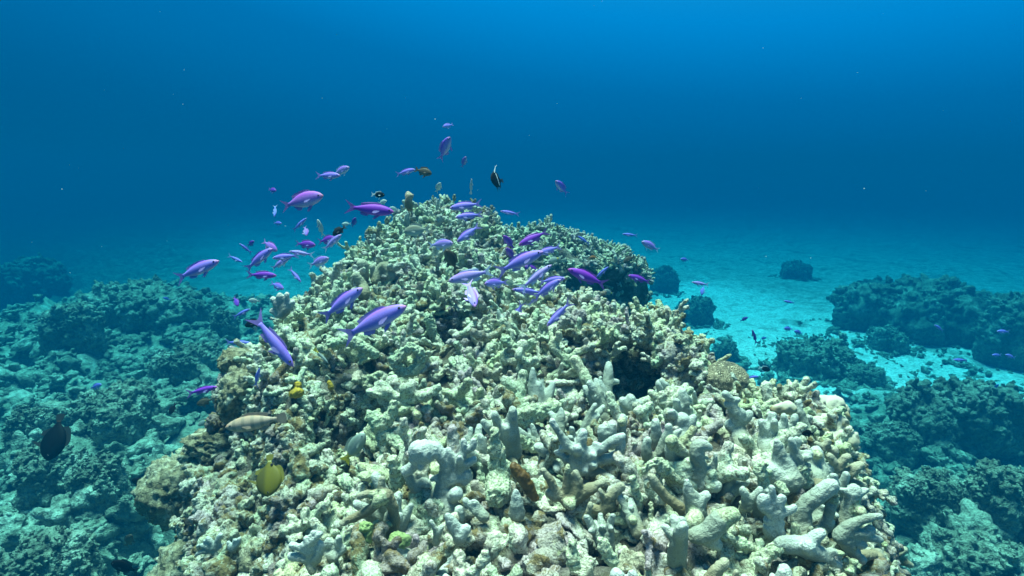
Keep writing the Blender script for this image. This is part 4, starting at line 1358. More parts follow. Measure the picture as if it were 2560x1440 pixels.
pile = Pile()
rs = random.Random(77)
for k in range(11500):          # loose rubble on the rocky ground and round the outcrops
    if k >= 9000:
        q = SKIRTS[k % len(SKIRTS)]
        a, t = rs.uniform(0, 6.283), rs.uniform(.75, 1.5)
        x, y = q[0] + q[2] * t * math.cos(a), q[1] + q[3] * t * math.sin(a)
        if not (-8 < x < 9 and 1.2 < y < 16): continue
    elif rs.random() < .62: x, y = rs.uniform(-7.0, -.6), rs.uniform(1.2, 8.5)
    else: x, y = rs.uniform(1.2, 6.5), rs.uniform(1.4, 9.0)
    j = int(np.searchsorted(ty, y)); i = int(np.searchsorted(tx, x))
    z = tv[j * len(tx) + i][2]
    rk_ = rocky[j * len(tx) + i]
    if k < 9000 and rs.random() > rk_ + .25: continue
    s = rs.uniform(.5, 1.0) * (1.0 + rs.random() ** 3 * 2.2) * (1.25 if rk_ > .5 else .8)
    pile.add(rs.choice(LOW), (x, y, z + .01), frame_from(Vector((rs.gauss(0, .5), rs.gauss(0, .5), 1)), rs.uniform(0, 6.28)), s * np.array([1, 1, .7]), rs.random())
o = link("rubble", pile.mesh("rubble", M_REEF))
tag(o, "broken coral rubble strewn over the seabed", "rubble", kind="stuff")


# ------------------------------------------------------------------ fish
def mat_fish(name, top, mid, belly, snout=None, fade=0.0, spot=None, bands=None, rough=.42):
    m, nt, b = new_mat(name)
    co = coords(nt)
    s = N(nt, "ShaderNodeSeparateXYZ")
    nt.links.new(co, s.inputs[0])
    zz = math_n(nt, 'ADD', math_n(nt, 'MULTIPLY', s.outputs["Z"], 4.0), .5)
    c = ramp_n(nt, zz, [(0.08, belly), (0.42, mid), (0.70, mid), (0.94, top)])
    if bands:
        wv = math_n(nt, 'SINE', math_n(nt, 'MULTIPLY', s.outputs["X"], 42))
        c = mix_n(nt, ramp_n(nt, wv, [(0.2, 0.0), (0.6, .7)]), c, bands)
    if snout:
        c = mix_n(nt, ramp_n(nt, s.outputs["X"], [(0.40, 0.0), (0.49, .8)]), c, snout)
    if fade:   # rear of the body in another colour
        c = mix_n(nt, ramp_n(nt, math_n(nt, 'MULTIPLY', s.outputs["X"], -1.0), [(fade[0], 0.0), (fade[0] + .1, 1.0)]), c, fade[1])
    v = N(nt, "ShaderNodeTexVoronoi")
    v.inputs["Scale"].default_value = 55
    nt.links.new(co, v.inputs["Vector"])
    c = mix_n(nt, ramp_n(nt, v.outputs["Distance"], [(0.25, 0.0), (0.7, .30)]), c, tuple(x * .55 for x in mid))
    nt.links.new(c, b.inputs["Base Color"])
    b.inputs["Roughness"].default_value = rough + .18
    b.inputs["Specular IOR Level"].default_value = 0.22 if max(mid) > .05 else 0.03
    return m


def mat_fin(name, c, tr=.35):
    m, nt, b = new_mat(name)
    co = coords(nt)
    n = noise_n(nt, co, 18, 3, .6)
    nt.links.new(mix_n(nt, n, tuple(x * .8 for x in c), tuple(min(1, x * 1.15) for x in c)), b.inputs["Base Color"])
    b.inputs["Roughness"].default_value = .5
    b.inputs["Alpha"].default_value = 1 - tr
    return m


M_EYE = mat_plain("fish_eye", (0.012, 0.012, 0.02), .15, .1)
PALFIN = (0.62, 0.66, 0.92)
FM = {
 'violet': (mat_fish("fish_violet", (0.227, 0.080, 0.605), (0.231, 0.181, 0.722), (0.462, 0.433, 0.722), (0.542, 0.202, 0.325)), mat_fin("fin_violet", (0.325, 0.217, 0.650), 0.25)),
 'lav': (mat_fish("fish_lavender", (0.260, 0.108, 0.592), (0.333, 0.260, 0.686), (0.534, 0.520, 0.722), (0.506, 0.289, 0.433)), mat_fin("fin_lavender", PALFIN, 0.3)),
 'mag': (mat_fish("fish_magenta", (0.17, 0.010, 0.34), (0.185, 0.026, 0.46), (0.32, 0.11, 0.60), (0.42, 0.08, 0.24)), mat_fin("fin_magenta", (0.30, 0.10, 0.46), 0.25)),
 'pink': (mat_fish("fish_pink", (0.28, 0.06, 0.48), (0.31, 0.145, 0.60), (0.52, 0.42, 0.70), (0.60, 0.24, 0.24)), mat_fin("fin_pink", (0.36, 0.17, 0.52), 0.3)),
 'blue': (mat_fish("fish_blue", (0.130, 0.101, 0.520), (0.159, 0.173, 0.686), (0.361, 0.433, 0.722), (0.289, 0.253, 0.578)), mat_fin("fin_blue", (0.260, 0.303, 0.686), 0.3)),
 'black': (mat_fish("fish_black", (0.004, 0.004, 0.005), (0.005, 0.005, 0.006), (0.012, 0.012, 0.013)), mat_fin("fin_black", (0.007, 0.007, 0.008), 0.0)),
 'blackwhite': (mat_fish("fish_black_white", (0.004, 0.004, 0.005), (0.005, 0.005, 0.006), (0.012, 0.012, 0.013), fade=(0.16, (0.614, 0.636, 0.650))), mat_fin("fin_white", (0.614, 0.650, 0.664), 0.0)),
 'chromis': (mat_fish("fish_pale_green", (0.116, 0.144, 0.108), (0.245, 0.303, 0.245), (0.433, 0.491, 0.433)), mat_fin("fin_pale", (0.289, 0.347, 0.303), 0.3)),
 'pale': (mat_fish("fish_pale", (0.325, 0.397, 0.397), (0.491, 0.549, 0.534), (0.614, 0.650, 0.636)), mat_fin("fin_white_pale", (0.506, 0.564, 0.564), 0.3)),
 'brown': (mat_fish("fish_brown", (0.036, 0.029, 0.018), (0.065, 0.055, 0.033), (0.144, 0.130, 0.087)), mat_fin("fin_brown", (0.072, 0.058, 0.036), 0.1)),
 'lemon': (mat_fish("fish_grey_lemon", (0.159, 0.217, 0.195), (0.245, 0.303, 0.289), (0.336, 0.378, 0.286), fade=(0.17, (0.614, 0.491, 0.014))), mat_fin("fin_lemon", (0.614, 0.491, 0.014), 0.15)),
 'yellow': (mat_fish("fish_yellow", (0.101, 0.094, 0.004), (0.110, 0.101, 0.004), (0.054, 0.054, 0.009), fade=(0.30, (0.428, 0.508, 0.311))), mat_fin("fin_yellow", (0.126, 0.117, 0.009), 0.05)),
 'cod': (mat_fish("fish_banded", (0.333, 0.217, 0.144), (0.405, 0.303, 0.231), (0.448, 0.361, 0.289), (0.433, 0.231, 0.144), bands=(0.202, 0.173, 0.130)), mat_fin("fin_cod", (0.361, 0.260, 0.188), 0.2)),
 'orange': (mat_fish("fish_orange", (0.217, 0.087, 0.029), (0.325, 0.159, 0.058), (0.361, 0.217, 0.108)), mat_fin("fin_orange", (0.361, 0.159, 0.029), 0.1)),
 'olive': (mat_fish("fish_olive", (0.003, 0.003, 0.003), (0.004, 0.003, 0.003), (0.003, 0.003, 0.003), fade=(0.32, (0.218, 0.092, 0.013))), mat_fin("fin_olive", (0.010, 0.007, 0.003), 0.1)),
}
SHAPES = {  # depth factor, width factor, tail kind
 'anthias': (1.0, 1.0, 'lyre'), 'plump': (1.45, 1.1, 'lyre'), 'slim': (.72, .85, 'lyre'), 'damsel': (1.75, 1.15, 'fork'),
 'disc': (2.75, 1.1, 'fan'), 'wrasse': (.62, .8, 'fan'), 'cod': (1.12, 1.5, 'fan'), 'trigger': (2.3, 1.5, 'fan'),
}
STA = [(.5, .004, -.004, .004), (.487, .022, -.020, .016), (.455, .050, -.042, .032), (.40, .076, -.066, .047), (.32, .102, -.091, .058), (.22, .121, -.109, .064),
       (.10, .125, -.115, .064), (-.02, .111, -.104, .056), (-.12, .088, -.082, .044), (-.20, .064, -.058, .031), (-.27, .043, -.040, .020), (-.31, .036, -.034, .013),
       (-.345, .038, -.038, .007)]


def bendv(V, bnd):
    V = np.array(V, dtype=np.float64)
    t = np.clip(.12 - V[:, 0], 0, 1)
    V[:, 1] += bnd * t * t * 1.6
    return V


def fish_body(deep, wide):
    seg = 14
    V, F = [], []
    for x, t, bo, w in STA:
        k = deep if x < .44 else deep * (.7 + .3 * (.5 - x) / .06)
        k = 1 + (k - 1) * min(1, max(0, (x + .36) / .2))
        cz, hz = (t + bo) / 2 * k, (t - bo) / 2 * k
        for s in range(seg):
            a = 2 * math.pi * s / seg
            V.append((x, w * wide * math.cos(a), cz + hz * math.sin(a)))
    for i in range(len(STA) - 1):
        for s in range(seg):
            a = i * seg + s; b2 = i * seg + (s + 1) % seg
            F.append((a, b2, b2 + seg, a + seg))
    F.append(tuple(reversed(range(seg))))
    e = (len(STA) - 1) * seg
    F.append(tuple(range(e, e + seg)))
    return V, F


def fin(outline, th, y0=0.0, tiltdeg=0.0):
    """thin solid fin from an (x, z) outline; tilted outwards about its first edge"""
    n = len(outline)
    V, F = [], []
    x0, z0 = outline[0]
    tn = math.tan(R(tiltdeg))
    for sgn in (1, -1):
        for x, z in outline:
            V.append((x, y0 + (z0 - z) * tn + sgn * th / 2, z))
    F.append(tuple(range(n)))
    F.append(tuple(reversed(range(n, 2 * n))))
    for i in range(n):
        j = (i + 1) % n
        F.append((j, i, i + n, j + n))
    return V, F


def fish_parts(shape):
    deep, wide, tail = SHAPES[shape]
    P = {}
    P['body'] = fish_body(deep, wide)
    if tail == 'lyre':
        o = [(-.30, .036), (-.36, .062), (-.43, .10), (-.53, .155), (-.47, .085), (-.425, .035), (-.41, .0), (-.425, -.035), (-.47, -.085), (-.53, -.155), (-.43, -.10), (-.36, -.062), (-.30, -.034)]
    elif tail == 'fork':
        o = [(-.30, .04), (-.40, .12), (-.50, .17), (-.46, .08), (-.43, 0), (-.46, -.08), (-.50, -.17), (-.40, -.12), (-.30, -.04)]
    else:
        o = [(-.30, .04), (-.40, .085), (-.48, .10), (-.50, .05), (-.505, 0), (-.50, -.05), (-.48, -.10), (-.40, -.085), (-.30, -.04)]
    P['tail_fin'] = fin(o, .006)
    dz = 1 + (deep - 1) * (.95 if shape != 'disc' else .80)
    P['dorsal_fin'] = fin([(.24, .112 * dz), (.20, .150 * dz), (.10, .165 * dz), (-.02, .155 * dz), (-.13, .140 * dz), (-.21, .115 * dz), (-.20, .060), (-.10, .085 * dz), (.08, .118 * dz)], .006)
    P['anal_fin'] = fin([(-.02, -.098 * dz), (-.06, -.145 * dz), (-.14, -.135 * dz), (-.21, -.105), (-.19, -.052), (-.10, -.08 * dz)], .006)
    for sgn in (1, -1):
        P['pelvic_fin' + ('' if sgn > 0 else '.001')] = fin([(.21, -.10 * dz), (.17, -.14 * dz), (.07, -.20 * dz), (.09, -.15 * dz), (.13, -.105 * dz)], .005, .012 * sgn, 12 * sgn)
        V, F = fin([(.22, .0), (.20, -.035), (.12, -.075), (.06, -.07), (.07, -.035), (.14, .0)], .004, .058 * wide * sgn, 14 * sgn)
        if shape not in ('disc', 'trigger'): P['pectoral_fin' + ('' if sgn > 0 else '.001')] = (V, F)
        V, F = [], []
        tube(V, F, [(Vector((.402, .040 * wide * sgn, .022)), .020), (Vector((.402, .046 * wide * sgn, .022)), .017)], 10)
        P['eye' + ('' if sgn > 0 else '.001')] = ([tuple(v) for v in V], F)
    return P


M_CLEAR = mat_fin("fin_clear", (.45, .38, .85), .65)
FCACHE = {}


def fish_meshes(shape, colr, bend, detailed):
    key = (shape, colr, bend, detailed)
    if key in FCACHE: return FCACHE[key]
    P = fish_parts(shape)
    mb, mf = FM[colr]
    ft = mf
    if colr == 'lemon': mf = FM['chromis'][1]
    out = []
    if detailed:
        for nm, (V, F) in P.items():
            me = bpy.data.meshes.new(nm.split('.')[0])
            me.from_pydata([tuple(v) for v in bendv(V, bend)], [], F)
            me.materials.append(mb if nm == 'body' else ft if nm == 'tail_fin' else (M_EYE if nm.startswith('eye') else (M_CLEAR if nm.startswith('pectoral') and shape in ('anthias', 'plump', 'slim') else mf)))
            if nm == 'body' or nm.startswith('eye'):
                me.polygons.foreach_set("use_smooth", [True] * len(me.polygons))
            me.update()
            out.append((nm.split('.')[0], me))
    else:
        VV, FF, MI = [], [], []
        for nm, (V, F) in P.items():
            if nm.startswith('pectoral'): continue
            o = len(VV)
            VV += list(V); FF += [tuple(i + o for i in f) for f in F]
            MI += [0 if nm == 'body' else (2 if nm.startswith('eye') else 1)] * len(F)
        me = bpy.data.meshes.new("small_fish")
        me.from_pydata([tuple(v) for v in bendv(VV, bend)], [], FF)
        for mt in (mb, mf, M_EYE): me.materials.append(mt)
        me.polygons.foreach_set("material_index", MI)
        me.polygons.foreach_set("use_smooth", [k == 0 for k in MI])
        me.update()
        out.append(("fish", me))
    FCACHE[key] = out
    return out


FISH_N = {}


def fish(name, label, cat, px, py, L, th, shape, colr, yaw=0, bend=0.0, real=.10, group=None, depth=None, roll=0, parts_min=34):
    cy = math.cos(R(yaw))
    L = L * 1.10
    d = depth or FPX * (real * (.60 + .40 * min(1, L / 150))) * cy / L
    ds = dsurf(px, py + 6)
    if ds is not None and not depth: d = min(d, ds - (.15 if cat == 'fish' and group else .19))
    size = L * d / (FPX * max(cy, .25))
    a = R(th)
    fwd = (AX_R * math.cos(a) + AX_U * math.sin(a)) * cy - AX_F * math.sin(R(yaw))
    up = AX_U * math.cos(a) - AX_R * math.sin(a)
    if math.cos(a) < 0: up = -up
    side = up.cross(fwd).normalized()
    up = fwd.cross(side).normalized()
    if roll: 
        up = (Matrix.Rotation(R(roll), 3, fwd) @ up); side = up.cross(fwd).normalized()
    M = Matrix((( fwd.x, side.x, up.x), (fwd.y, side.y, up.y), (fwd.z, side.z, up.z))).to_4x4()
    M = Matrix.Translation(at(px, py, d)) @ M @ Matrix.Scale(size, 4)
    detailed = L >= parts_min
    ms = fish_meshes(shape, colr, bend, detailed)
    if detailed:
        root = bpy.data.objects.new(name, None)
        root.empty_display_size = .3
        col.objects.link(root)
        for nm, me_ in ms:
            link(nm, me_, root)
    else:
        root = link(name, ms[0][1])
    root.matrix_world = M
    tag(root, label, cat, group)
    return root


G = "violet anthias schooling over the mound"
#  px, py, length, head angle, shape, colour, yaw, bend, label
ANTH = [
 (755, 502, 100, 14, 'plump', 'pink', 0, .12, "plump pink-violet anthias hovering high left of the mound's peak"),
 (926, 524, 108, -6, 'anthias', 'mag', 0, -.10, "dark magenta anthias with trailing tail against the left skyline of the mound"),
 (820, 439, 60, -3, 'anthias', 'violet', 15, 0, "violet anthias in front of a paler one, upper left open water"),
 (852, 428, 46, 18, 'plump', 'lav', 20, 0, "pale lavender anthias half behind a violet one, upper left open water"),
 (1014, 430, 46, 12, 'anthias', 'violet', 10, 0, "violet anthias nose to tail with a dark chromis above the peak"),
 (681, 475, 24, -15, 'plump', 'mag', 30, 0, "tiny reddish violet anthias just left of the plump pink one"),
 (687, 528, 30, -80, 'slim', 'blue', 30, 0, "tiny blue anthias diving head down under the plump pink one's tail"),
 (694, 558, 22, -8, 'plump', 'violet', 20, 0, "tiny violet anthias below the diving blue one"),
 (749, 561, 46, 38, 'slim', 'blue', 10, .1, "slim bright blue anthias climbing to the right above the left school"),
 (764, 578, 26, -65, 'plump', 'pink', 35, 0, "tiny pinkish anthias with yellow tint beside the slim climbing blue one"),
 (885, 556, 24, 60, 'plump', 'mag', 30, 0, "small magenta anthias under the dark magenta one's tail"),
 (614, 621, 34, 140, 'slim', 'violet', 10, 0, "slim violet anthias facing up-left at the left school's outer edge"),
 (627, 609, 24, 25, 'plump', 'mag', 30, 0, "small dark violet anthias touching the slim up-left facing one"),
 (674, 615, 46, -32, 'plump', 'pink', 15, .1, "pinkish anthias pointing down-right above the long climbing one"),
 (764, 611, 48, -6, 'plump', 'mag', 10, 0, "rounded purple anthias level above the left-facing pale one"),
 (647, 648, 82, 36, 'anthias', 'violet', 5, .08, "long violet anthias climbing to the right in the left school"),
 (831, 606, 56, 38, 'anthias', 'lav', 10, 0, "pale lavender anthias climbing past the mound's left skyline"),
 (818, 600, 46, 8, 'plump', 'mag', 20, 0, "purple anthias mostly hidden behind the pale climbing one at the left skyline"),
 (753, 633, 56, 172, 'slim', 'lav', 0, -.1, "pale left-facing anthias below the rounded purple one"),
 (714, 642, 56, 188, 'anthias', 'violet', 10, 0, "left-facing violet anthias crossing over a smaller right-facing one"),
 (700, 659, 52, 28, 'anthias', 'lav', 10, .1, "right-facing pale anthias under the crossing left-facing one"),
 (797, 655, 54, 18, 'plump', 'lav', 15, 0, "pale violet anthias touching the mound's left rubble rim"),
 (588, 647, 40, -24, 'slim', 'blue', 10, 0, "slim blue anthias pointing down-right left of the school"),
 (492, 675, 110, 22, 'anthias', 'violet', 0, .12, "large violet anthias with white tail streamers, leftmost of the big ones"),
 (655, 688, 66, -2, 'anthias', 'mag', 0, -.1, "deep magenta anthias with a blue tail patch under the left school"),
 (738, 688, 44, -48, 'slim', 'violet', 10, 0, "slim violet anthias nosing down near the left rim"),
 (693, 715, 38, -22, 'plump', 'violet', 20, 0, "plump violet anthias low beside the white-tipped coral spray"),
 (590, 754, 28, -50, 'plump', 'mag', 30, 0, "tiny red-violet anthias head down over the left seabed"),
 (604, 783, 46, 25, 'slim', 'blue', 5, 0, "slim blue-violet anthias climbing over the left seabed"),
 (417, 747, 16, 160, 'plump', 'blue', 20, 0, "speck of a blue anthias far over the left seabed"),
 (596, 857, 60, -2, 'slim', 'blue', 0, 0, "slim pale blue anthias level over the left seabed near the capping boulder"),
 (683, 853, 150, -52, 'slim', 'violet', 0, .06, "large slim violet anthias diving steeply past the left rim"),
 (855, 758, 118, 36, 'anthias', 'violet', 0, .10, "large violet anthias climbing over the upper left rubble"),
 (935, 805, 165, 26, 'anthias', 'violet', 0, .08, "largest violet anthias, climbing right across the middle of the mound"),
 (505, 976, 76, 13, 'slim', 'mag', 5, 0, "purple anthias level beside the crusted rock pillar"),
 (643, 944, 48, 72, 'slim', 'blue', 10, .1, "blue anthias standing on its tail before the crusted rock pillar"),
 (240, 966, 32, 18, 'plump', 'blue', 10, 0, "lone blue-violet anthias far left over the reef rocks"),
 (1120, 314, 24, 205, 'plump', 'violet', 30, 0, "topmost tiny violet anthias high above the peak"),
 (1112, 372, 52, 58, 'plump', 'violet', 35, 0, "round violet anthias climbing away, second highest above the peak"),
 (1160, 405, 24, 62, 'plump', 'pink', 35, 0, "faint pink-violet anthias right below the round climbing one"),
 (1404, 469, 40, 138, 'plump', 'violet', 30, 0, "violet anthias with a yellowish tail alone in open water right of the peak"),
 (1164, 515, 74, 190, 'anthias', 'violet', 5, 0, "left-facing violet anthias on the peak, upper of a pair"),
 (1172, 540, 62, 188, 'anthias', 'violet', 5, 0, "left-facing violet anthias on the peak, lower of a pair"),
 (1275, 532, 44, 172, 'slim', 'violet', 10, 0, "slim violet anthias sticking out past the peak's right edge"),
 (1171, 584, 64, 218, 'anthias', 'violet', 10, 0, "violet anthias nosing down-left below the pair on the peak"),
 (1102, 611, 58, 4, 'plump', 'lav', 10, 0, "rounded lavender anthias facing right in front of the upper slope"),
 (1272, 606, 40, 130, 'plump', 'mag', 20, 0, "small purple anthias in the gap between the two mounds"),
 (1333, 596, 74, 206, 'anthias', 'mag', 10, .2, "purple anthias with raised tail before the dark mound"),
 (1372, 626, 58, 200, 'anthias', 'violet', 10, 0, "violet anthias behind the snout of the big centre-right one"),
 (1276, 634, 34, 130, 'plump', 'mag', 25, 0, "small purple anthias tucked behind the big centre-right one's back"),
 (1300, 655, 116, 24, 'anthias', 'violet', 0, .1, "big violet anthias climbing right at the centre of the right school"),
 (1176, 690, 104, 194, 'anthias', 'lav', 0, .1, "large pale anthias facing left in the middle of the mound"),
 (1330, 672, 40, 170, 'plump', 'mag', 20, 0, "purple anthias mostly hidden behind a climbing pale one, right school"),
 (1340, 693, 92, 38, 'slim', 'lav', 0, 0, "slim pale anthias climbing steeply in the right school"),
 (1398, 706, 42, 30, 'plump', 'blue', 25, 0, "dim blue anthias at the back of the right school"),
 (1380, 701, 60, 8, 'anthias', 'violet', 10, 0, "violet anthias facing right at the right school's rear"),
 (1368, 722, 76, 34, 'anthias', 'violet', 5, 0, "violet anthias climbing from below the right school"),
 (1320, 728, 74, 174, 'slim', 'violet', 5, 0, "slim left-facing violet anthias along the bottom of the right school"),
 (1240, 708, 52, 185, 'plump', 'violet', 25, .1, "violet anthias turning away behind the large pale left-facing one"),
 (1178, 735, 62, -68, 'anthias', 'violet', 50, 0, "violet anthias head-on with spread fins below the large pale one"),
 (1335, 750, 40, 45, 'slim', 'lav', 20, 0, "pale anthias rising just under the slim left-facing one"),
 (1293, 786, 62, 248, 'anthias', 'violet', 5, .15, "violet anthias diving down-left in front of the mid slope"),
 (1397, 785, 80, 226, 'slim', 'violet', 5, .1, "slim dull violet anthias diving down-left right of another diver"),
 (1468, 693, 96, 158, 'anthias', 'mag', 0, -.12, "large magenta anthias facing left before the dark mound"),
 (1503, 683, 44, 42, 'slim', 'blue', 10, 0, "blue anthias crossing the large magenta one's tail"),
 (1512, 662, 28, 112, 'slim', 'blue', 10, 0, "small blue anthias pointing up before the dark hollow"),
 (1598, 697, 54, 164, 'anthias', 'mag', 5, 0, "magenta-pink anthias leaving the dark mound over the right sand"),
 (1459, 600, 34, 148, 'slim', 'blue', 10, 0, "small blue-violet anthias on the dark mound's skyline"),
 (1575, 587, 36, 176, 'slim', 'blue', 10, 0, "slim blue anthias level in open water right of the dark mound"),
 (1626, 615, 46, 155, 'plump', 'lav', 10, 0, "pale-bellied lavender anthias right of the dark mound's top"),
 (1712, 649, 22, 175, 'plump', 'blue', 20, 0, "tiny violet anthias above the square-shouldered block"),
 (1751, 709, 42, 172, 'slim', 'lav', 10, 0, "pale violet anthias level over another, above the square-shouldered block"),
 (1757, 726, 24, 250, 'plump', 'blue', 20, 0, "small blue anthias hanging under the pale level one"),
 (1973, 755, 28, 170, 'slim', 'blue', 10, 0, "slim blue anthias over the middle of the right sand"),
 (1860, 798, 18, 30, 'plump', 'mag', 20, 0, "tiny purple anthias over the sand beyond the right crest"),
 (1886, 842, 36, 112, 'slim', 'mag', 10, 0, "purple anthias rising steeply by the squat reef patch"),
 (1908, 846, 14, 20, 'plump', 'blue', 20, 0, "speck of a blue anthias beside the steeply rising purple one"),
 (1971, 822, 24, 175, 'plump', 'blue', 15, 0, "blue anthias above the squat reef patch, left of a pair"),
 (1996, 831, 24, 165, 'plump', 'blue', 15, 0, "blue anthias above the squat reef patch, right of a pair"),
 (1880, 944, 30, 12, 'anthias', 'violet', 10, 0, "small violet anthias just above the brain coral's right side"),
 (2347, 820, 28, 150, 'anthias', 'blue', 10, 0, "deep blue anthias in front of the broad hazy outcrop"),
 (2508, 829, 34, 178, 'anthias', 'blue', 10, 0, "deep blue anthias near the right edge by the dim outcrop"),
 (2400, 900, 36, 178, 'slim', 'blue', 5, 0, "slim deep blue anthias above the dark reef bank"),
 (2492, 888, 28, 178, 'anthias', 'blue', 15, 0, "blue-violet anthias at the right edge, left of a close pair"),
 (2526, 891, 32, 165, 'anthias', 'blue', 15, 0, "blue-violet anthias at the right edge, right of a close pair"),
 (2490, 967, 16, 60, 'plump', 'blue', 20, 0, "speck of a blue anthias before the dark reef bank"),
]
for px, py, L, th, shp, colr, yaw, bend, lab in ANTH:
    fish("anthias", lab, "fish", px, py, L, th, shp, colr, yaw, bend, group=G)

OTHER = [
 ("chromis", "dark chromis with a pale front, above the peak beside a violet anthias", 1058, 429, 42, -18, 'damsel', 'brown', 10, .07),
 ("chromis", "tiny pale chromis hovering over the very top of the peak", 1096, 469, 24, 60, 'damsel', 'pale', 30, .06),
 ("chromis", "thin pale fish hanging upright above the peak's right side", 1178, 466, 34, 84, 'wrasse', 'pale', 20, .06),
 ("bannerfish", "black and white bannerfish with a trailing white streamer above the peak", 1243, 451, 27, 196, 'disc', 'black', 60, .11),
 ("chromis", "black chromis with a white tail left of the peak", 945, 487, 32, -4, 'damsel', 'blackwhite', 5, .07),
 ("chromis", "pale chromis behind the dark magenta anthias's back", 956, 505, 22, 10, 'damsel', 'pale', 20, .06),
 ("chromis", "silvery chromis ahead of the dark magenta anthias's nose", 985, 522, 20, 170, 'damsel', 'pale', 20, .06),
 ("chromis", "grey-green chromis facing left on the upper slope", 1042, 576, 60, 188, 'damsel', 'chromis', 5, .08),
 ("chromis", "dark green chromis nosing up behind rubble right of the lavender anthias", 1128, 650, 56, 118, 'damsel', 'brown', 10, .08),
 ("chromis", "black and white striped chromis on the left skyline beside the pale climbing anthias", 848, 577, 34, 220, 'damsel', 'black', 20, .07),
 ("chromis", "cyan-white chromis left of the skyline", 866, 560, 20, 185, 'damsel', 'pale', 10, .06),
 ("chromis", "pale silver fish hanging upright left of the striped chromis", 801, 570, 40, 104, 'anthias', 'pale', 15, .07),
 ("damselfish", "black damselfish half hidden behind the steep diving anthias's tail", 634, 808, 36, 200, 'damsel', 'black', 20, .08),
 ("wrasse", "slender teal wrasse with a yellow tail on the left rubble", 803, 890, 46, -46, 'wrasse', 'lemon', 0, .08),
 ("damselfish", "grey-green damselfish with lemon yellow tail beside the shaded left flank", 886, 1120, 82, 54, 'damsel', 'lemon', 0, .09),
 ("butterflyfish", "round yellow butterflyfish with a black spot, head down in the shaded flank", 672, 1188, 84, -82, 'disc', 'yellow', 25, .11),
 ("rockcod", "pinkish banded rockcod resting on the left flank rocks", 640, 1056, 130, 188, 'cod', 'cod', 10, .13),
 ("triggerfish", "dark brown triggerfish with an orange tail, alone at the far left", 137, 1092, 95, -86, 'trigger', 'olive', 25, .19),
 ("damselfish", "small black damselfish over the rocks left of the banded rockcod", 432, 1022, 26, 250, 'damsel', 'black', 20, .07),
 ("damselfish", "dim dark damselfish close to the crusted pillar's foot", 513, 1004, 34, 200, 'damsel', 'brown', 20, .07),
 ("damselfish", "black damselfish swimming beside the round brown boulder", 352, 1206, 40, 160, 'damsel', 'black', 10, .08),
 ("damselfish", "dark damselfish gliding up between the bottom left boulders", 322, 1352, 42, 55, 'damsel', 'brown', 20, .09),
 ("damselfish", "large dark damselfish at the bottom left edge", 312, 1418, 62, 155, 'damsel', 'black', 10, .1),
 ("chromis", "small grey chromis with a yellow tail beside the left flank", 508, 1056, 26, 215, 'damsel', 'lemon', 10, .06),
 ("chromis", "sooty little fish hiding in the lobed coral's shadow", 2020, 1084, 32, 175, 'damsel', 'black', 10, .05),
 ("triggerfish", "black triggerfish over the sand below the square-shouldered block", 1695, 797, 32, -8, 'trigger', 'black', 10, .12),
 ("chromis", "black chromis with a white tail over the sand by the brain coral", 1911, 922, 26, -12, 'damsel', 'blackwhite', 10, .08),
 ("chromis", "brown chromis at the dark mound's right rim", 1573, 648, 32, 212, 'damsel', 'brown', 10, .08),
 ("chromis", "pale yellowish chromis in front of the dark mound's hollow", 1386, 649, 30, 200, 'damsel', 'lemon', 20, .07),
 ("chromis", "tiny grey chromis right of the pale yellowish one at the hollow", 1411, 651, 16, 180, 'damsel', 'chromis', 10, .05),
 ("chromis", "small orange-brown fish deep in the dark mound's hollow", 1484, 644, 20, 180, 'damsel', 'orange', 10, .05),
 ("chromis", "grey-green chromis hovering between two violet anthias mid slope", 1275, 709, 32, 180, 'damsel', 'chromis', 20, .07),
 ("chromis", "pale chromis with a yellow tail under the large magenta anthias", 1521, 731, 28, 165, 'damsel', 'lemon', 20, .07),
 ("chromis", "drab grey chromis above the thick dead coral cross", 1002, 1036, 32, 225, 'damsel', 'chromis', 20, .06),
 ("chromis", "small brown chromis over the pale rubble at mid mound", 1355, 941, 24, 180, 'damsel', 'brown', 20, .05),
 ("chromis", "small silvery fish near the black damselfish by the diving anthias", 638, 822, 16, 100, 'damsel', 'pale', 20, .05),
 ("chromis", "pale greenish chromis above the left seabed by the reef ledge", 636, 752, 24, 175, 'damsel', 'pale', 20, .06),
]
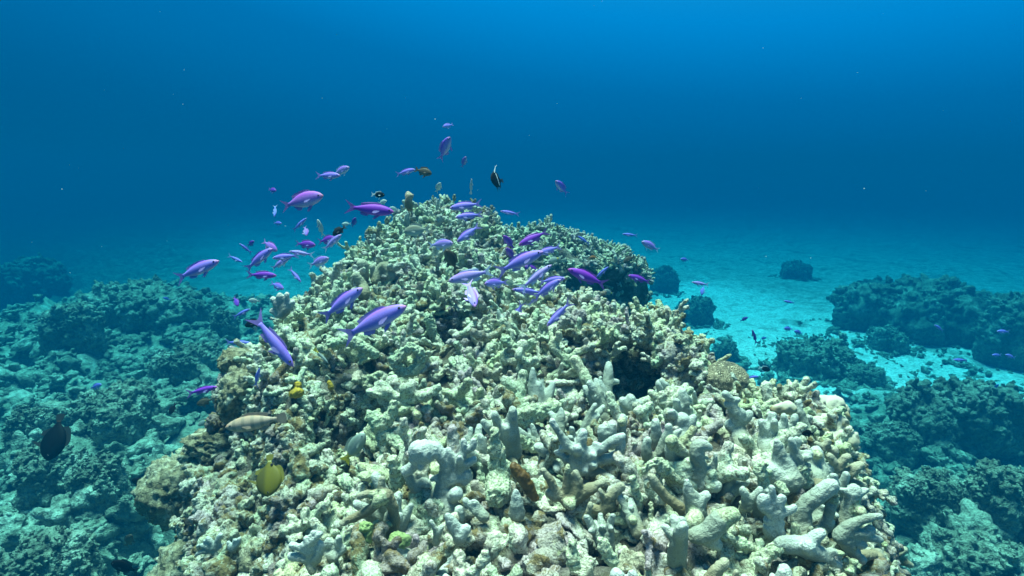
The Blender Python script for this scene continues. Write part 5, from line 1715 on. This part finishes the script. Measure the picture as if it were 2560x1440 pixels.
for nm, lab, px, py, L, th, shp, colr, yaw, real in OTHER:
    o = fish(nm, lab, "fish", px, py, L, th, shp, colr, yaw, 0.0, real=real)
    if nm == "bannerfish":
        V, F = fin([(.12, .30), (.02, .42), (-.18, .62), (-.36, .70), (-.16, .58), (.0, .34)], .012)
        me = bpy.data.meshes.new("streamer"); me.from_pydata(V, [], F); me.materials.append(FM['blackwhite'][1])
        link("streamer", me, o)
        V, F = [], []
        for sg in (1, -1): tube(V, F, [(Vector((.06, sg * .050, .26)), .020), (Vector((.06, sg * .058, .05)), .028), (Vector((.03, sg * .052, -.22)), .020)], 10)
        me = bpy.data.meshes.new("white_band"); me.from_pydata([tuple(v) for v in V], [], F); me.materials.append(FM['blackwhite'][1])
        link("white_band", me, o)
    if nm == "butterflyfish":
        for sgn in (1, -1):
            V, F = [], []
            tube(V, F, [(Vector((-.24, .012 * sgn, .07)), .034), (Vector((-.24, .030 * sgn, .07)), .03)], 12)
            me = bpy.data.meshes.new("spot"); me.from_pydata([tuple(v) for v in V], [], F); me.materials.append(M_EYE)
            link("spot", me, o)

# ------------------------------------------------------------------ drifting specks in the water
V, F = [], []
rs = random.Random(3)
base_ico = ico(1)
sv, sf, n = [], [], 0
for k in range(60):
    d = rs.uniform(.7, 3.5)
    c = at(rs.uniform(0, 2560), rs.uniform(0, 700), d)
    r = rs.uniform(.0004, .0009) * (.6 + d * .35)
    sv.append(base_ico[0] * r * np.array([rs.uniform(.6, 1.6), 1, rs.uniform(.6, 1.3)]) + np.array(c)); sf.append(base_ico[1] + n); n += len(base_ico[0])
o = link("plankton", mesh_np("plankton", np.vstack(sv), np.vstack(sf), mat_plain("plankton", (.5, .6, .62), .8)))
tag(o, "pale specks of plankton drifting in the water", "plankton", kind="stuff")

# ------------------------------------------------------------------ the water itself: even haze
import bmesh
bm = bmesh.new()
bmesh.ops.create_cube(bm, size=1.0)
for v in bm.verts:
    v.co = Vector((v.co.x * 146, v.co.y * 104 + 46, -4.4 if v.co.z < 0 else 0.9))
me = bpy.data.meshes.new("haze"); bm.to_mesh(me); bm.free()
hz = bpy.data.materials.new("water_haze")
hz.use_nodes = True
nt = hz.node_tree
nt.nodes.clear()
out = nt.nodes.new("ShaderNodeOutputMaterial")
pv = nt.nodes.new("ShaderNodeVolumePrincipled")
nt.links.new(pv.outputs[0], out.inputs["Volume"])
HZ_D, HZ_S, HZ_A = 0.42, (0.0, 0.0087, 0.0196), (0.325, 0.104, 0.074)   # scattering and absorption per metre
pv.inputs["Density"].default_value = HZ_D
pv.inputs["Color"].default_value = (*[x / HZ_D for x in HZ_S], 1)
pv.inputs["Absorption Color"].default_value = (*[(1 - a / HZ_D / (1 - x / HZ_D)) ** 2 for a, x in zip(HZ_A, HZ_S)], 1)
pv.inputs["Anisotropy"].default_value = 0.0
me.materials.append(hz)
o = link("haze", me)
tag(o, kind="stuff")
